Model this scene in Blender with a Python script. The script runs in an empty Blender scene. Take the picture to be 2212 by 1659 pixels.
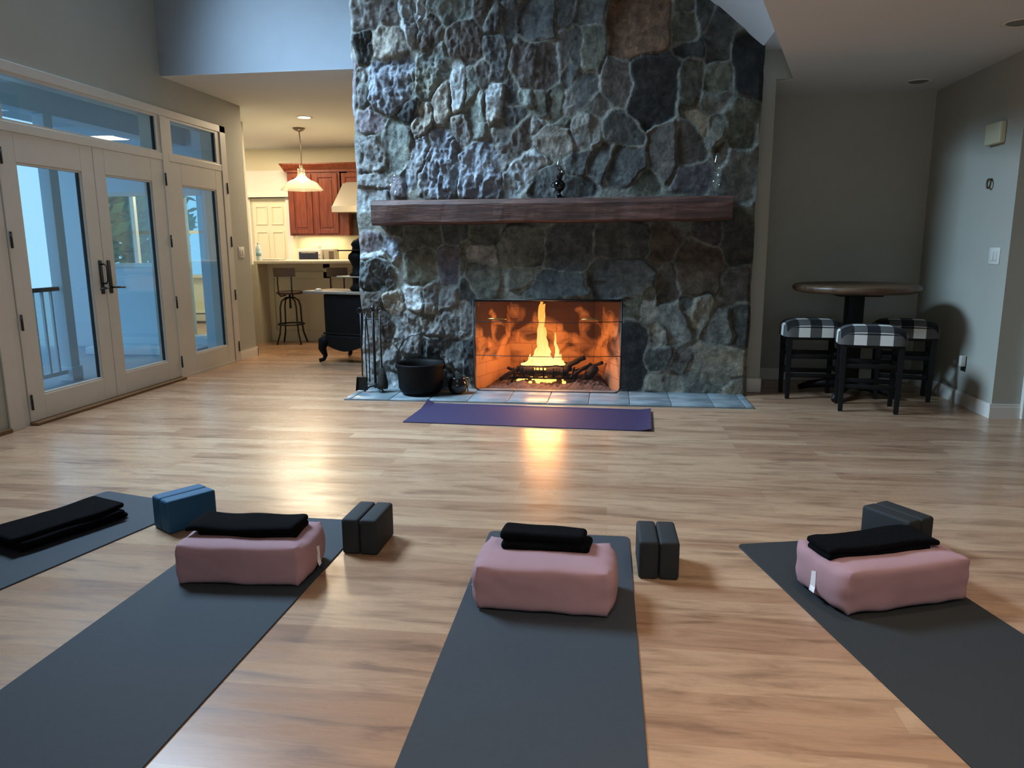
import bpy, math, random
import numpy as np
from mathutils import Vector, Matrix, noise as mnoise
random.seed(7)
SC = bpy.context.scene
COL = SC.collection
PI = math.pi

# ------------------------------------------------------------------ helpers
def lin(h, k=1.0):
    h = h.lstrip('#')
    out = []
    for i in (0, 2, 4):
        c = int(h[i:i+2], 16) / 255.0
        c = c / 12.92 if c <= .04045 else ((c + .055) / 1.055) ** 2.4
        out.append(min(1, c * k))
    return (*out, 1.0)

def new_mat(name):
    m = bpy.data.materials.new(name); m.use_nodes = True
    nt = m.node_tree
    b = nt.nodes['Principled BSDF']
    return m, nt, b

def N(nt, t, **kw):
    n = nt.nodes.new(t)
    for k, v in kw.items(): setattr(n, k, v)
    return n

def L(nt, a, b): nt.links.new(a, b)

def ramp(nt, fac, stops):
    r = N(nt, 'ShaderNodeValToRGB')
    el = r.color_ramp.elements
    while len(el) > 1: el.remove(el[-1])
    el[0].position = stops[0][0]; el[0].color = stops[0][1]
    for p, c in stops[1:]:
        e = el.new(p); e.color = c
    L(nt, fac, r.inputs[0])
    return r.outputs[0]

def texco(nt, scale=(1, 1, 1), rot=(0, 0, 0), obj=True):
    t = N(nt, 'ShaderNodeTexCoord'); mp = N(nt, 'ShaderNodeMapping')
    mp.inputs['Scale'].default_value = scale; mp.inputs['Rotation'].default_value = rot
    L(nt, t.outputs['Object'], mp.inputs[0])
    return mp.outputs[0]

def simple(name, col, rough=.5, metal=0.0, noise=0.0, nscale=8, bump=0.0, bscale=60, stretch=(1, 1, 1), col2=None, spec=None, coat=0):
    m, nt, b = new_mat(name)
    c = lin(col) if isinstance(col, str) else col
    b.inputs['Base Color'].default_value = c
    b.inputs['Roughness'].default_value = rough
    b.inputs['Metallic'].default_value = metal
    if coat: b.inputs['Coat Weight'].default_value = coat
    if spec is not None: b.inputs['Specular IOR Level'].default_value = spec
    if noise or col2:
        v = texco(nt, stretch)
        n = N(nt, 'ShaderNodeTexNoise'); n.inputs['Scale'].default_value = nscale; n.inputs['Detail'].default_value = 5
        L(nt, v, n.inputs['Vector'])
        if col2:
            o = ramp(nt, n.outputs[0], [(.35, c), (.65, lin(col2))])
        else:
            a = tuple(max(0, x * (1 - noise)) for x in c[:3]) + (1,)
            d = tuple(min(1, x * (1 + noise)) for x in c[:3]) + (1,)
            o = ramp(nt, n.outputs[0], [(.3, a), (.7, d)])
        L(nt, o, b.inputs['Base Color'])
    if bump:
        v = texco(nt, stretch)
        n = N(nt, 'ShaderNodeTexNoise'); n.inputs['Scale'].default_value = bscale; n.inputs['Detail'].default_value = 4
        L(nt, v, n.inputs['Vector'])
        bp = N(nt, 'ShaderNodeBump'); bp.inputs['Strength'].default_value = bump; bp.inputs['Distance'].default_value = .01
        L(nt, n.outputs[0], bp.inputs['Height']); L(nt, bp.outputs[0], b.inputs['Normal'])
    return m

def emit(name, col, strength):
    m, nt, b = new_mat(name)
    nt.nodes.remove(b)
    e = N(nt, 'ShaderNodeEmission'); e.inputs[0].default_value = lin(col); e.inputs[1].default_value = strength
    L(nt, e.outputs[0], nt.nodes['Material Output'].inputs[0])
    return m

def glass_mat(name, tint=(.9, .95, .95, 1), refl=1.0, ior=1.5, rough=0.0):
    m, nt, b = new_mat(name); nt.nodes.remove(b)
    tr = N(nt, 'ShaderNodeBsdfTransparent'); tr.inputs[0].default_value = tint
    gl = N(nt, 'ShaderNodeBsdfGlossy'); gl.inputs['Roughness'].default_value = rough
    # Schlick reflectance, the same from both faces of the pane
    lw = N(nt, 'ShaderNodeLayerWeight'); lw.inputs[0].default_value = .5
    pw = N(nt, 'ShaderNodeMath', operation='POWER'); pw.inputs[1].default_value = 5; L(nt, lw.outputs['Facing'], pw.inputs[0])
    r0 = ((ior-1)/(ior+1))**2
    ad = N(nt, 'ShaderNodeMath', operation='MULTIPLY_ADD'); ad.inputs[1].default_value = 1-r0; ad.inputs[2].default_value = r0; L(nt, pw.outputs[0], ad.inputs[0])
    ml = N(nt, 'ShaderNodeMath', operation='MULTIPLY'); ml.inputs[1].default_value = refl; ml.use_clamp = True
    mx = N(nt, 'ShaderNodeMixShader')
    L(nt, ad.outputs[0], ml.inputs[0]); L(nt, ml.outputs[0], mx.inputs[0])
    L(nt, tr.outputs[0], mx.inputs[1]); L(nt, gl.outputs[0], mx.inputs[2])
    L(nt, mx.outputs[0], nt.nodes['Material Output'].inputs[0])
    return m

class MB:
    """collects shapes into one mesh"""
    def __init__(s): s.v = []; s.f = []; s.sm = []; s.uv = None
    def add(s, vs, fs, smooth=False, M=None):
        o = len(s.v)
        for p in vs:
            p = Vector(p)
            if M is not None: p = M @ p
            s.v.append(tuple(p))
        for f in fs: s.f.append(tuple(i + o for i in f)); s.sm.append(smooth)
        return s
    def box(s, x0, x1, y0, y1, z0, z1, M=None):
        vs = [(x, y, z) for z in (z0, z1) for y in (y0, y1) for x in (x0, x1)]
        return s.add(vs, [(0, 2, 3, 1), (4, 5, 7, 6), (0, 1, 5, 4), (2, 6, 7, 3), (0, 4, 6, 2), (1, 3, 7, 5)], False, M)
    def rbox(s, x0, x1, y0, y1, z0, z1, r=.01, M=None, seg=3, div=(0, 0, 0), fn=None):
        """box with rounded edges, made of a subdivided cube"""
        c = Vector(((x0+x1)/2, (y0+y1)/2, (z0+z1)/2)); h = Vector(((x1-x0)/2, (y1-y0)/2, (z1-z0)/2))
        r = min(r, h.x*.999, h.y*.999, h.z*.999)
        def ax(hh, dv):
            a = [-hh + r * (1 - math.cos(PI/2*i/seg)) for i in range(seg+1)]
            mid = [(-hh+r) + (2*hh-2*r)*i/(dv+1) for i in range(1, dv+1)]
            return a + mid + [-q for q in reversed(a)]
        A = [ax(h.x, div[0]), ax(h.y, div[1]), ax(h.z, div[2])]
        vid = {}; vs = []; fs = []
        def vert(i, j, k):
            key = (i, j, k)
            if key in vid: return vid[key]
            p = Vector((A[0][i], A[1][j], A[2][k]))
            q = Vector([max(-hh+r, min(hh-r, t)) for t, hh in zip(p, h)])
            d = p - q
            if d.length > 1e-9: p = q + d.normalized() * r
            if fn: p = fn(p)
            vid[key] = len(vs); vs.append(c + p); return vid[key]
        mm = [len(q) - 1 for q in A]
        for a in range(3):
            for side in (0, mm[a]):
                for i in range(mm[(a+1) % 3]):
                    for j in range(mm[(a+2) % 3]):
                        q = []
                        for (di, dj) in ((0, 0), (1, 0), (1, 1), (0, 1)):
                            idx = [0, 0, 0]; idx[a] = side; idx[(a+1) % 3] = i+di; idx[(a+2) % 3] = j+dj
                            q.append(vert(*idx))
                        if side == 0: q.reverse()
                        fs.append(tuple(q))
        return s.add(vs, fs, True, M)
    def tube(s, pts, r, n=8, M=None, cap=True, closed=False):
        pts = [Vector(p) for p in pts]; m = len(pts)
        rs = r if isinstance(r, (list, tuple)) else [r]*m
        vs = []; fs = []
        prev = None
        for i, p in enumerate(pts):
            if closed: d = pts[(i+1) % m] - pts[i-1]
            else: d = pts[min(i+1, m-1)] - pts[max(i-1, 0)]
            d.normalize()
            if prev is None:
                up = Vector((0, 0, 1)) if abs(d.z) < .9 else Vector((1, 0, 0))
                a = d.cross(up).normalized()
            else:
                a = (prev - d * prev.dot(d))
                a = a.normalized() if a.length > 1e-6 else d.orthogonal().normalized()
            prev = a; b = d.cross(a)
            for k in range(n):
                t = 2*PI*k/n
                vs.append(p + (a*math.cos(t) + b*math.sin(t)) * rs[i])
        mm = m if closed else m-1
        for i in range(mm):
            for k in range(n):
                i2 = (i+1) % m
                fs.append((i*n+k, i*n+(k+1) % n, i2*n+(k+1) % n, i2*n+k))
        if cap and not closed:
            fs.append(tuple(range(n-1, -1, -1))); fs.append(tuple((m-1)*n+k for k in range(n)))
        return s.add(vs, fs, True, M)
    def lathe(s, prof, n=24, M=None, cx=0, cy=0):
        vs = []; fs = []
        for (r, z) in prof:
            for k in range(n):
                t = 2*PI*k/n; vs.append((cx + r*math.cos(t), cy + r*math.sin(t), z))
        for i in range(len(prof)-1):
            for k in range(n):
                fs.append((i*n+k, i*n+(k+1) % n, (i+1)*n+(k+1) % n, (i+1)*n+k))
        if prof[0][0] > 1e-6: fs.append(tuple(range(n-1, -1, -1)))
        if prof[-1][0] > 1e-6: fs.append(tuple((len(prof)-1)*n+k for k in range(n)))
        return s.add(vs, fs, True, M)
    def prism(s, poly, z0, z1, M=None):
        n = len(poly)
        vs = [(x, y, z0) for x, y in poly] + [(x, y, z1) for x, y in poly]
        fs = [tuple(range(n-1, -1, -1)), tuple(range(n, 2*n))] + [(i, (i+1) % n, n+(i+1) % n, n+i) for i in range(n)]
        return s.add(vs, fs, False, M)
    def build(s, name, mat, parent=None, bevel=0, loc=None):
        me = bpy.data.meshes.new(name)
        me.from_pydata(s.v, [], s.f); me.update()
        me.polygons.foreach_set('use_smooth', s.sm)
        if s.uv is not None:
            l = me.uv_layers.new(name='UVMap'); l.data.foreach_set('uv', s.uv)
        me.materials.append(mat)
        o = bpy.data.objects.new(name, me); COL.objects.link(o)
        if parent is not None: o.parent = parent
        if loc is not None: o.location = loc
        if bevel:
            md = o.modifiers.new('bevel', 'BEVEL'); md.width = bevel; md.segments = 2; md.limit_method = 'ANGLE'
        return o

def tag(o, label=None, cat=None, group=None, kind=None):
    if label: o['label'] = label
    if cat: o['category'] = cat
    if group: o['group'] = group
    if kind: o['kind'] = kind
    return o
def empty(name, loc=(0, 0, 0), rz=0, label=None, cat=None, group=None, kind=None):
    o = bpy.data.objects.new(name, None); COL.objects.link(o)
    o.location = loc; o.rotation_euler = (0, 0, rz); o.empty_display_size = .1
    return tag(o, label, cat, group, kind)
def struct(o, label=None, cat=None):
    return tag(o, label, cat, None, 'structure')
def copy_tree(o, parent=None):
    c = o.copy(); COL.objects.link(c); c.parent = parent
    for ch in [k for k in bpy.data.objects if k.parent == o]: copy_tree(ch, c)
    return c
def R(d): return math.radians(d)
def Tm(x, y, z, rz=0, rx=0, ry=0):
    return Matrix.Translation((x, y, z)) @ Matrix.Rotation(rz, 4, 'Z') @ Matrix.Rotation(ry, 4, 'Y') @ Matrix.Rotation(rx, 4, 'X')

# ------------------------------------------------------------------ value noise (numpy)
def vnoise(x, y, seed=0):
    xi = np.floor(x).astype(np.int64); yi = np.floor(y).astype(np.int64)
    xf = x - xi; yf = y - yi
    xf = xf*xf*(3-2*xf); yf = yf*yf*(3-2*yf)
    def h(a, b):
        n = (a*374761393 + b*668265263 + seed*1442695041) & 0x7fffffff
        n = ((n ^ (n >> 13)) * 1274126177) & 0x7fffffff
        return ((n ^ (n >> 16)) & 0xffff) / 65535.0
    a = h(xi, yi); b = h(xi+1, yi); c = h(xi, yi+1); d = h(xi+1, yi+1)
    return (a*(1-xf)+b*xf)*(1-yf) + (c*(1-xf)+d*xf)*yf
def fbm(x, y, seed=0, o=4):
    s = 0; a = .5
    for i in range(o):
        s = s + a*vnoise(x*2**i, y*2**i, seed+i*17); a *= .5
    return s

# ------------------------------------------------------------------ materials
M_wall = simple('paint_greige', '#A9A89C', .75, noise=.03, nscale=3, bump=.05, bscale=250)
M_ceil = simple('paint_ceiling', '#CBD1D4', .85, noise=.02, nscale=2)
M_trim = simple('paint_trim', '#C9C4B9', .4, noise=.02)
M_white = simple('paint_white', '#DAD6CC', .35)
M_black = simple('iron_black', '#101011', .42, noise=.3, nscale=30)
M_iron = simple('cast_iron', '#0D0C0C', .6, noise=.3, nscale=20, bump=.15, bscale=120, spec=.15)
M_ash = simple('ash', '#5A4A44', .95, noise=.5, nscale=25, bump=.6, bscale=60)
M_soot = simple('charred_wood', '#1A1210', .9, noise=.5, nscale=30, bump=.8, bscale=50)
M_mat = simple('mat_rubber', '#2F343A', .8, noise=.05, nscale=60, bump=.12, bscale=700)
M_mat2 = simple('mat_rubber_dark', '#242627', .8, noise=.05, nscale=60, bump=.12, bscale=700)
M_purple = simple('mat_purple', '#251D40', .68, noise=.08, nscale=40, bump=.1, bscale=600)
M_block = simple('foam_charcoal', '#1D1F20', .8, noise=.08, nscale=120, bump=.1, bscale=500)
M_blue = simple('foam_blue', '#154A68', .7, noise=.06, nscale=120, bump=.1, bscale=500)
M_blanket = simple('blanket_black', '#08080A', 1.0, noise=.25, nscale=60, bump=.5, bscale=260, spec=.1)
M_seatleg = simple('stool_black', '#0B0A0A', .5, spec=.25)
M_counter = simple('stone_counter', '#CFC6B2', .3, noise=.08, nscale=25)
M_panel = simple('panel_sage', '#C6C0A8', .55, noise=.03)
M_cherry = simple('cherry_wood', '#7A3A22', .35, stretch=(6, 6, .7), nscale=5, col2='#5E2A18')
M_steel = simple('stainless', '#B9B4A8', .35, metal=.6)
M_brass = simple('brass', '#B08A50', .3, metal=.9)
M_chrome = simple('dark_chrome', '#3A3C3E', .08, metal=1.0)
M_plastic = simple('switch_white', '#D8D6CE', .4)
M_stovetop = simple('stove_stone', '#8B857A', .35, noise=.15, nscale=20)
M_brown = simple('sill_wood', '#6A4A2C', .5, stretch=(4, .5, 4), noise=.2)
M_table = simple('table_wood', '#6E5640', .42, stretch=(1, 9, 9), nscale=3, col2='#4A3626')
M_glass = glass_mat('window_glass', (.88, .95, .96, 1), 1.25)
M_clear = glass_mat('clear_glass', (.97, .98, .98, 1), 1.3, 1.45)
M_shade = glass_mat('shade_glass', (.80, .78, .72, 1), 1.6, 1.5, .08)
def frost(m, k):
    nt = m.node_tree; out = nt.nodes['Material Output']; src = out.inputs[0].links[0].from_socket
    tl = N(nt, 'ShaderNodeBsdfTranslucent'); tl.inputs[0].default_value = (.9, .86, .78, 1)
    df = N(nt, 'ShaderNodeBsdfDiffuse'); df.inputs[0].default_value = (.9, .86, .78, 1)
    a = N(nt, 'ShaderNodeMixShader'); a.inputs[0].default_value = .5; L(nt, tl.outputs[0], a.inputs[1]); L(nt, df.outputs[0], a.inputs[2])
    b = N(nt, 'ShaderNodeMixShader'); b.inputs[0].default_value = k; L(nt, src, b.inputs[1]); L(nt, a.outputs[0], b.inputs[2]); L(nt, b.outputs[0], out.inputs[0])
frost(M_shade, .15)
M_deck = simple('deck_paint', '#8FA0B0', .6, stretch=(12, .6, 1), noise=.08)
M_extw = simple('exterior_white', '#D0DEE6', .6)
M_cream = simple('cream_wall', '#DDD6BC', .8)
M_leaf = simple('leaf_green', '#4E7A3C', .7, noise=.4, nscale=4)
M_bark = simple('bark', '#4A3A2C', .9, noise=.3)
M_hose = simple('outlet_dark', '#1C1A18', .6)
M_label = simple('care_label', '#E4DEE0', .6)
M_pink = simple('bolster_fabric', '#A67F83', .92, noise=.06, nscale=5, bump=.18, bscale=600)

# bolster: faint weave
# floor
def floor_material():
    m, nt, b = new_mat('maple_planks')
    v = texco(nt, (1, 1, 1))
    br = N(nt, 'ShaderNodeTexBrick')
    br.inputs['Scale'].default_value = 1.0; br.inputs['Brick Width'].default_value = 1.25; br.inputs['Row Height'].default_value = .115
    br.inputs['Mortar Size'].default_value = .0011; br.inputs['Mortar Smooth'].default_value = .3; br.inputs['Bias'].default_value = 0
    br.offset = .37; br.inputs['Color1'].default_value = (0, 0, 0, 1); br.inputs['Color2'].default_value = (1, 1, 1, 1); br.inputs['Mortar'].default_value = (.5, .5, .5, 1)
    L(nt, v, br.inputs['Vector'])
    plank = ramp(nt, br.outputs['Color'], [(0, lin('#A57E62')), (.35, lin('#B38D6F')), (.65, lin('#BC9879')), (1, lin('#9E775C'))])
    v2 = texco(nt, (1.6, 10, 1))
    n = N(nt, 'ShaderNodeTexNoise'); n.inputs['Scale'].default_value = 1.5; n.inputs['Detail'].default_value = 6; n.inputs['Roughness'].default_value = .65; n.inputs['Distortion'].default_value = .6
    L(nt, v2, n.inputs['Vector'])
    g = ramp(nt, n.outputs[0], [(.33, (.46, .42, .40, 1)), (.44, (.79, .76, .74, 1)), (.54, (1, 1, 1, 1)), (.75, (1.08, 1.05, 1.0, 1))])
    mx = N(nt, 'ShaderNodeMixRGB', blend_type='MULTIPLY'); mx.inputs[0].default_value = .85
    L(nt, plank, mx.inputs[1]); L(nt, g, mx.inputs[2])
    # fine grain
    v3 = texco(nt, (3, 60, 1))
    n3 = N(nt, 'ShaderNodeTexNoise'); n3.inputs['Scale'].default_value = 3; n3.inputs['Detail'].default_value = 3
    L(nt, v3, n3.inputs['Vector'])
    g3 = ramp(nt, n3.outputs[0], [(.35, (.86, .84, .82, 1)), (.6, (1, 1, 1, 1))])
    mx3 = N(nt, 'ShaderNodeMixRGB', blend_type='MULTIPLY'); mx3.inputs[0].default_value = .6
    L(nt, mx.outputs[0], mx3.inputs[1]); L(nt, g3, mx3.inputs[2])
    # seams
    mx2 = N(nt, 'ShaderNodeMixRGB', blend_type='MIX'); mx2.inputs[2].default_value = lin('#7A5A3E')
    ml = N(nt, 'ShaderNodeMath', operation='MULTIPLY'); ml.inputs[1].default_value = .45
    L(nt, br.outputs['Fac'], ml.inputs[0]); L(nt, ml.outputs[0], mx2.inputs[0]); L(nt, mx3.outputs[0], mx2.inputs[1])
    L(nt, mx2.outputs[0], b.inputs['Base Color'])
    b.inputs['Roughness'].default_value = .3
    rr = ramp(nt, n.outputs[0], [(.3, (.36,)*3+(1,)), (.7, (.24,)*3+(1,))])
    L(nt, rr, b.inputs['Roughness'])
    b.inputs['Specular IOR Level'].default_value = .5
    b.inputs['Coat Weight'].default_value = .25; b.inputs['Coat Roughness'].default_value = .22
    return m
M_floor = floor_material()

def stone_material():
    m, nt, b = new_mat('fieldstone')
    at = N(nt, 'ShaderNodeAttribute', attribute_name='stone')
    v = texco(nt, (1, 1, 1))
    n = N(nt, 'ShaderNodeTexNoise'); n.inputs['Scale'].default_value = 14; n.inputs['Detail'].default_value = 8; n.inputs['Roughness'].default_value = .7; n.inputs['Distortion'].default_value = .5
    L(nt, v, n.inputs['Vector'])
    g = ramp(nt, n.outputs[0], [(.30, (.40, .40, .41, 1)), (.5, (.92, .92, .92, 1)), (.70, (1.6, 1.58, 1.55, 1))])
    mx = N(nt, 'ShaderNodeMixRGB', blend_type='MULTIPLY'); mx.inputs[0].default_value = 1
    L(nt, at.outputs['Color'], mx.inputs[1]); L(nt, g, mx.inputs[2])
    L(nt, mx.outputs[0], b.inputs['Base Color'])
    n2 = N(nt, 'ShaderNodeTexNoise'); n2.inputs['Scale'].default_value = 17; n2.inputs['Detail'].default_value = 9; n2.inputs['Roughness'].default_value = .68; n2.inputs['Distortion'].default_value = .8
    L(nt, v, n2.inputs['Vector'])
    bp = N(nt, 'ShaderNodeBump'); bp.inputs['Strength'].default_value = .7; bp.inputs['Distance'].default_value = .03
    L(nt, n2.outputs[0], bp.inputs['Height']); L(nt, bp.outputs[0], b.inputs['Normal'])
    b.inputs['Roughness'].default_value = .78; b.inputs['Specular IOR Level'].default_value = .25
    return m
M_stone = stone_material()

def slate_material():
    m, nt, b = new_mat('hearth_slate')
    v = texco(nt, (1, 1.6, 1))
    n = N(nt, 'ShaderNodeTexNoise'); n.inputs['Scale'].default_value = 5; n.inputs['Detail'].default_value = 6
    L(nt, v, n.inputs['Vector'])
    L(nt, ramp(nt, n.outputs[0], [(.3, lin('#5E6A70')), (.55, lin('#7C878B')), (.8, lin('#8E979A'))]), b.inputs['Base Color'])
    b.inputs['Roughness'].default_value = .34
    return m
M_slate = slate_material()

def beam_material():
    m, nt, b = new_mat('mantel_wood')
    v = texco(nt, (1.2, 14, 14))
    n = N(nt, 'ShaderNodeTexNoise'); n.inputs['Scale'].default_value = 2.2; n.inputs['Detail'].default_value = 8; n.inputs['Roughness'].default_value = .7
    L(nt, v, n.inputs['Vector'])
    L(nt, ramp(nt, n.outputs[0], [(.3, lin('#2A1712')), (.5, lin('#4A2C22')), (.72, lin('#7A5648'))]), b.inputs['Base Color'])
    bp = N(nt, 'ShaderNodeBump'); bp.inputs['Strength'].default_value = .7; bp.inputs['Distance'].default_value = .01
    L(nt, n.outputs[0], bp.inputs['Height']); L(nt, bp.outputs[0], b.inputs['Normal'])
    b.inputs['Roughness'].default_value = .55
    return m
M_beam = beam_material()

def brick_material():
    m, nt, b = new_mat('firebrick')
    t = N(nt, 'ShaderNodeTexCoord')
    br = N(nt, 'ShaderNodeTexBrick'); br.inputs['Scale'].default_value = 1; br.inputs['Brick Width'].default_value = .23; br.inputs['Row Height'].default_value = .115; br.inputs['Mortar Size'].default_value = .004
    br.inputs['Color1'].default_value = lin('#A87C5C'); br.inputs['Color2'].default_value = lin('#B48A66'); br.inputs['Mortar'].default_value = lin('#94694C')
    L(nt, t.outputs['UV'], br.inputs['Vector'])
    n = N(nt, 'ShaderNodeTexNoise'); n.inputs['Scale'].default_value = 4.5; n.inputs['Detail'].default_value = 5; n.inputs['Distortion'].default_value = .8
    L(nt, t.outputs['UV'], n.inputs['Vector'])
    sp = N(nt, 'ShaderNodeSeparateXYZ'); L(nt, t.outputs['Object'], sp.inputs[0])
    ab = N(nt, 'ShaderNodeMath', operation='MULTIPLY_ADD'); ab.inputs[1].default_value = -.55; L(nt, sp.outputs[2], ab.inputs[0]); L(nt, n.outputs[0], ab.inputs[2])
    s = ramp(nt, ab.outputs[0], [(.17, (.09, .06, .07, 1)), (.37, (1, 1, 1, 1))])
    mx = N(nt, 'ShaderNodeMixRGB', blend_type='MULTIPLY'); mx.inputs[0].default_value = 1
    L(nt, br.outputs['Color'], mx.inputs[1]); L(nt, s, mx.inputs[2]); L(nt, mx.outputs[0], b.inputs['Base Color'])
    b.inputs['Roughness'].default_value = .9
    return m
M_brick = brick_material()

def check_material():
    m, nt, b = new_mat('buffalo_check')
    t = N(nt, 'ShaderNodeTexCoord'); sp = N(nt, 'ShaderNodeSeparateXYZ'); L(nt, t.outputs['UV'], sp.inputs[0])
    outs = []
    for k in (0, 1):
        f = N(nt, 'ShaderNodeMath', operation='FRACT'); L(nt, sp.outputs[k], f.inputs[0])
        g = N(nt, 'ShaderNodeMath', operation='GREATER_THAN'); g.inputs[1].default_value = .5; L(nt, f.outputs[0], g.inputs[0]); outs.append(g.outputs[0])
    a = N(nt, 'ShaderNodeMath', operation='ADD'); L(nt, outs[0], a.inputs[0]); L(nt, outs[1], a.inputs[1])
    h = N(nt, 'ShaderNodeMath', operation='MULTIPLY'); h.inputs[1].default_value = .5; L(nt, a.outputs[0], h.inputs[0])
    r = N(nt, 'ShaderNodeValToRGB'); r.color_ramp.interpolation = 'CONSTANT'
    e = r.color_ramp.elements; e[0].position = 0; e[0].color = lin('#0C0A0C'); e[1].position = .9; e[1].color = lin('#E2DFD6')
    q = e.new(.3); q.color = lin('#55534F')
    L(nt, h.outputs[0], r.inputs[0]); L(nt, r.outputs[0], b.inputs['Base Color'])
    b.inputs['Roughness'].default_value = .9
    return m
M_check = check_material()

def flame_material():
    m, nt, b = new_mat('flame'); nt.nodes.remove(b)
    t = N(nt, 'ShaderNodeTexCoord'); sp = N(nt, 'ShaderNodeSeparateXYZ'); L(nt, t.outputs['Object'], sp.inputs[0])
    n = N(nt, 'ShaderNodeTexNoise'); n.inputs['Scale'].default_value = 9; n.inputs['Detail'].default_value = 3
    mp = N(nt, 'ShaderNodeMapping'); mp.inputs['Scale'].default_value = (2.2, 2.2, .6); L(nt, t.outputs['Object'], mp.inputs[0]); L(nt, mp.outputs[0], n.inputs['Vector'])
    ml = N(nt, 'ShaderNodeMath', operation='MULTIPLY_ADD'); ml.inputs[1].default_value = .55; L(nt, n.outputs[0], ml.inputs[0]); L(nt, sp.outputs[2], ml.inputs[2])
    c = ramp(nt, ml.outputs[0], [(.30, (1, .80, .36, 1)), (.55, (1, .62, .20, 1)), (.80, (1, .44, .10, 1)), (1.0, (.95, .30, .05, 1))])
    e = N(nt, 'ShaderNodeEmission'); e.inputs[1].default_value = FLAME_E; L(nt, c, e.inputs[0])
    L(nt, e.outputs[0], nt.nodes['Material Output'].inputs[0])
    return m

def screen_material():
    m, nt, b = new_mat('screen_mesh')
    tr = N(nt, 'ShaderNodeBsdfTransparent'); mx = N(nt, 'ShaderNodeMixShader'); mx.inputs[0].default_value = .10
    b.inputs['Base Color'].default_value = (.02, .02, .02, 1)
    L(nt, tr.outputs[0], mx.inputs[1]); L(nt, b.outputs[0], mx.inputs[2]); L(nt, mx.outputs[0], nt.nodes['Material Output'].inputs[0])
    return m
M_screen = screen_material()
# ------------------------------------------------------------------ settings
EXPO = 0.05
FLAME_E = 1.9
M_flame = flame_material()

# ================================================================== SETTING
ZS = 2.53      # low ceiling
ZK = 2.78      # kitchen ceiling / bottom of the high wall
b = MB(); b.box(-4.22, 4.4, -2.7, 8.15, -.1, 0); b.box(-7.15, 1.4, 9.15, 11.8, -.1, 0); b.box(-4.64, 1.4, 8.15, 9.15, -.1, 0)
struct(b.build('floor', M_floor))

# left wall with the door assembly opening (Y 4.55-7.70, to 2.45) and the high window (Y 2.9-5.4, z 3.35-4.95)
b = MB(); X0, X1 = -4.22, -4.10
b.box(X0, X1, -2.7, 4.55, 0, 3.35); b.box(X0, X1, 4.55, 7.68, 2.455, 3.35); b.box(X0, X1, 7.68, 8.13, 0, 3.35)
b.box(X0, X1, -2.7, 3.9, 3.35, 5.6); b.box(X0, X1, 5.95, 6.77, 3.35, 5.6); b.box(X0, X1, 3.9, 5.95, 5.0, 5.6); b.box(X0, X1, 3.9, 5.95, 3.35, 3.45)
struct(b.build('wall_left', M_wall))
# high wall over the kitchen opening
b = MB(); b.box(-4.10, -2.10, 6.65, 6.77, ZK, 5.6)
struct(b.build('wall_high', simple('paint_greige_bluelit', '#9AA3AC', .75, noise=.02)))  # greige wall too; blue daylight and a dimming are put into this colour
# kitchen ceiling
b = MB(); b.box(-4.10, 1.4, 6.77, 11.8, ZK, ZK+.1); b.box(-4.10, -2.1, 6.65, 6.77, ZK-.001, ZK); b.box(-7.15, -4.10, 8.0, 11.8, ZK, ZK+.1)
struct(b.build('ceiling_kitchen', M_ceil))
# column wall beside the chimney and the header
b = MB(); b.box(1.145, 1.27, 6.44, 7.25, 0, ZK-.02); b.box(1.27, 1.60, 6.44, 6.52, ZS+.004, ZK-.02)
struct(b.build('wall_column', M_wall))
b = MB(); b.rbox(1.135, 1.285, 6.425, 6.50, 0, .125, .01)
struct(b.build('baseboard_column', M_white))
# alcove
b = MB(); b.box(1.27, 2.87, 7.12, 7.25, 0, ZS)
struct(b.build('wall_alcove_back', M_wall))
b = MB(); b.box(2.74, 2.87, 5.64, 7.12, 0, ZS); b.box(2.87, 4.5, 5.64, 5.77, 0, ZS)
struct(b.build('wall_right', M_wall))
b = MB(); b.box(4.4, 4.5, -2.7, 5.64, 0, ZS)
struct(b.build('wall_far_right', M_wall))
def basebd(mb, x0, x1, y0, y1, h=.105):
    mb.box(x0, x1, y0, y1, 0, h-.02); 
    mb.box(x0 + (.004 if x1-x0 < .05 else 0), x1 - (.004 if x1-x0 < .05 else 0), y0 + (.004 if y1-y0 < .05 else 0), y1, h-.02, h)
b = MB(); basebd(b, 1.27, 2.74, 7.105, 7.12); struct(b.build('baseboard_alcove', M_white))
b = MB(); basebd(b, 2.725, 2.74, 5.64, 7.105); basebd(b, 2.725, 2.93, 5.625, 5.64); struct(b.build('baseboard_right', M_white))
b = MB(); b.rbox(2.93, 3.04, 5.60, 5.64, 0, 2.1, .006); b.rbox(2.93, 4.0, 5.60, 5.64, 2.1, 2.2, .006); struct(b.build('trim_right_door', M_white))
b = MB(); b.box(3.04, 3.95, 5.615, 5.639, 0, 2.1); struct(b.build('door_4', M_white))
# wall behind; its wide window opening is added for the fill light
b = MB(); b.box(-4.22, 4.5, -2.8, -2.7, 0, .5); b.box(-4.22, -2.6, -2.8, -2.7, .5, 5.6); b.box(-2.6, 2.2, -2.8, -2.7, 2.2, 5.6); b.box(2.2, 4.5, -2.8, -2.7, .5, 5.6)
struct(b.build('wall_back', M_wall))
# low ceiling over the camera side: diagonal edge
def ex(y): return .79 + (y-4.45)*.3065
poly = [(ex(-2.7), -2.7), (4.5, -2.7), (4.5, 7.2), (1.27, 7.2), (1.27, 6.52), (ex(6.44), 6.44)]
b = MB(); b.prism(poly, ZS, ZS+.2); struct(b.build('ceiling', M_ceil))
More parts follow.
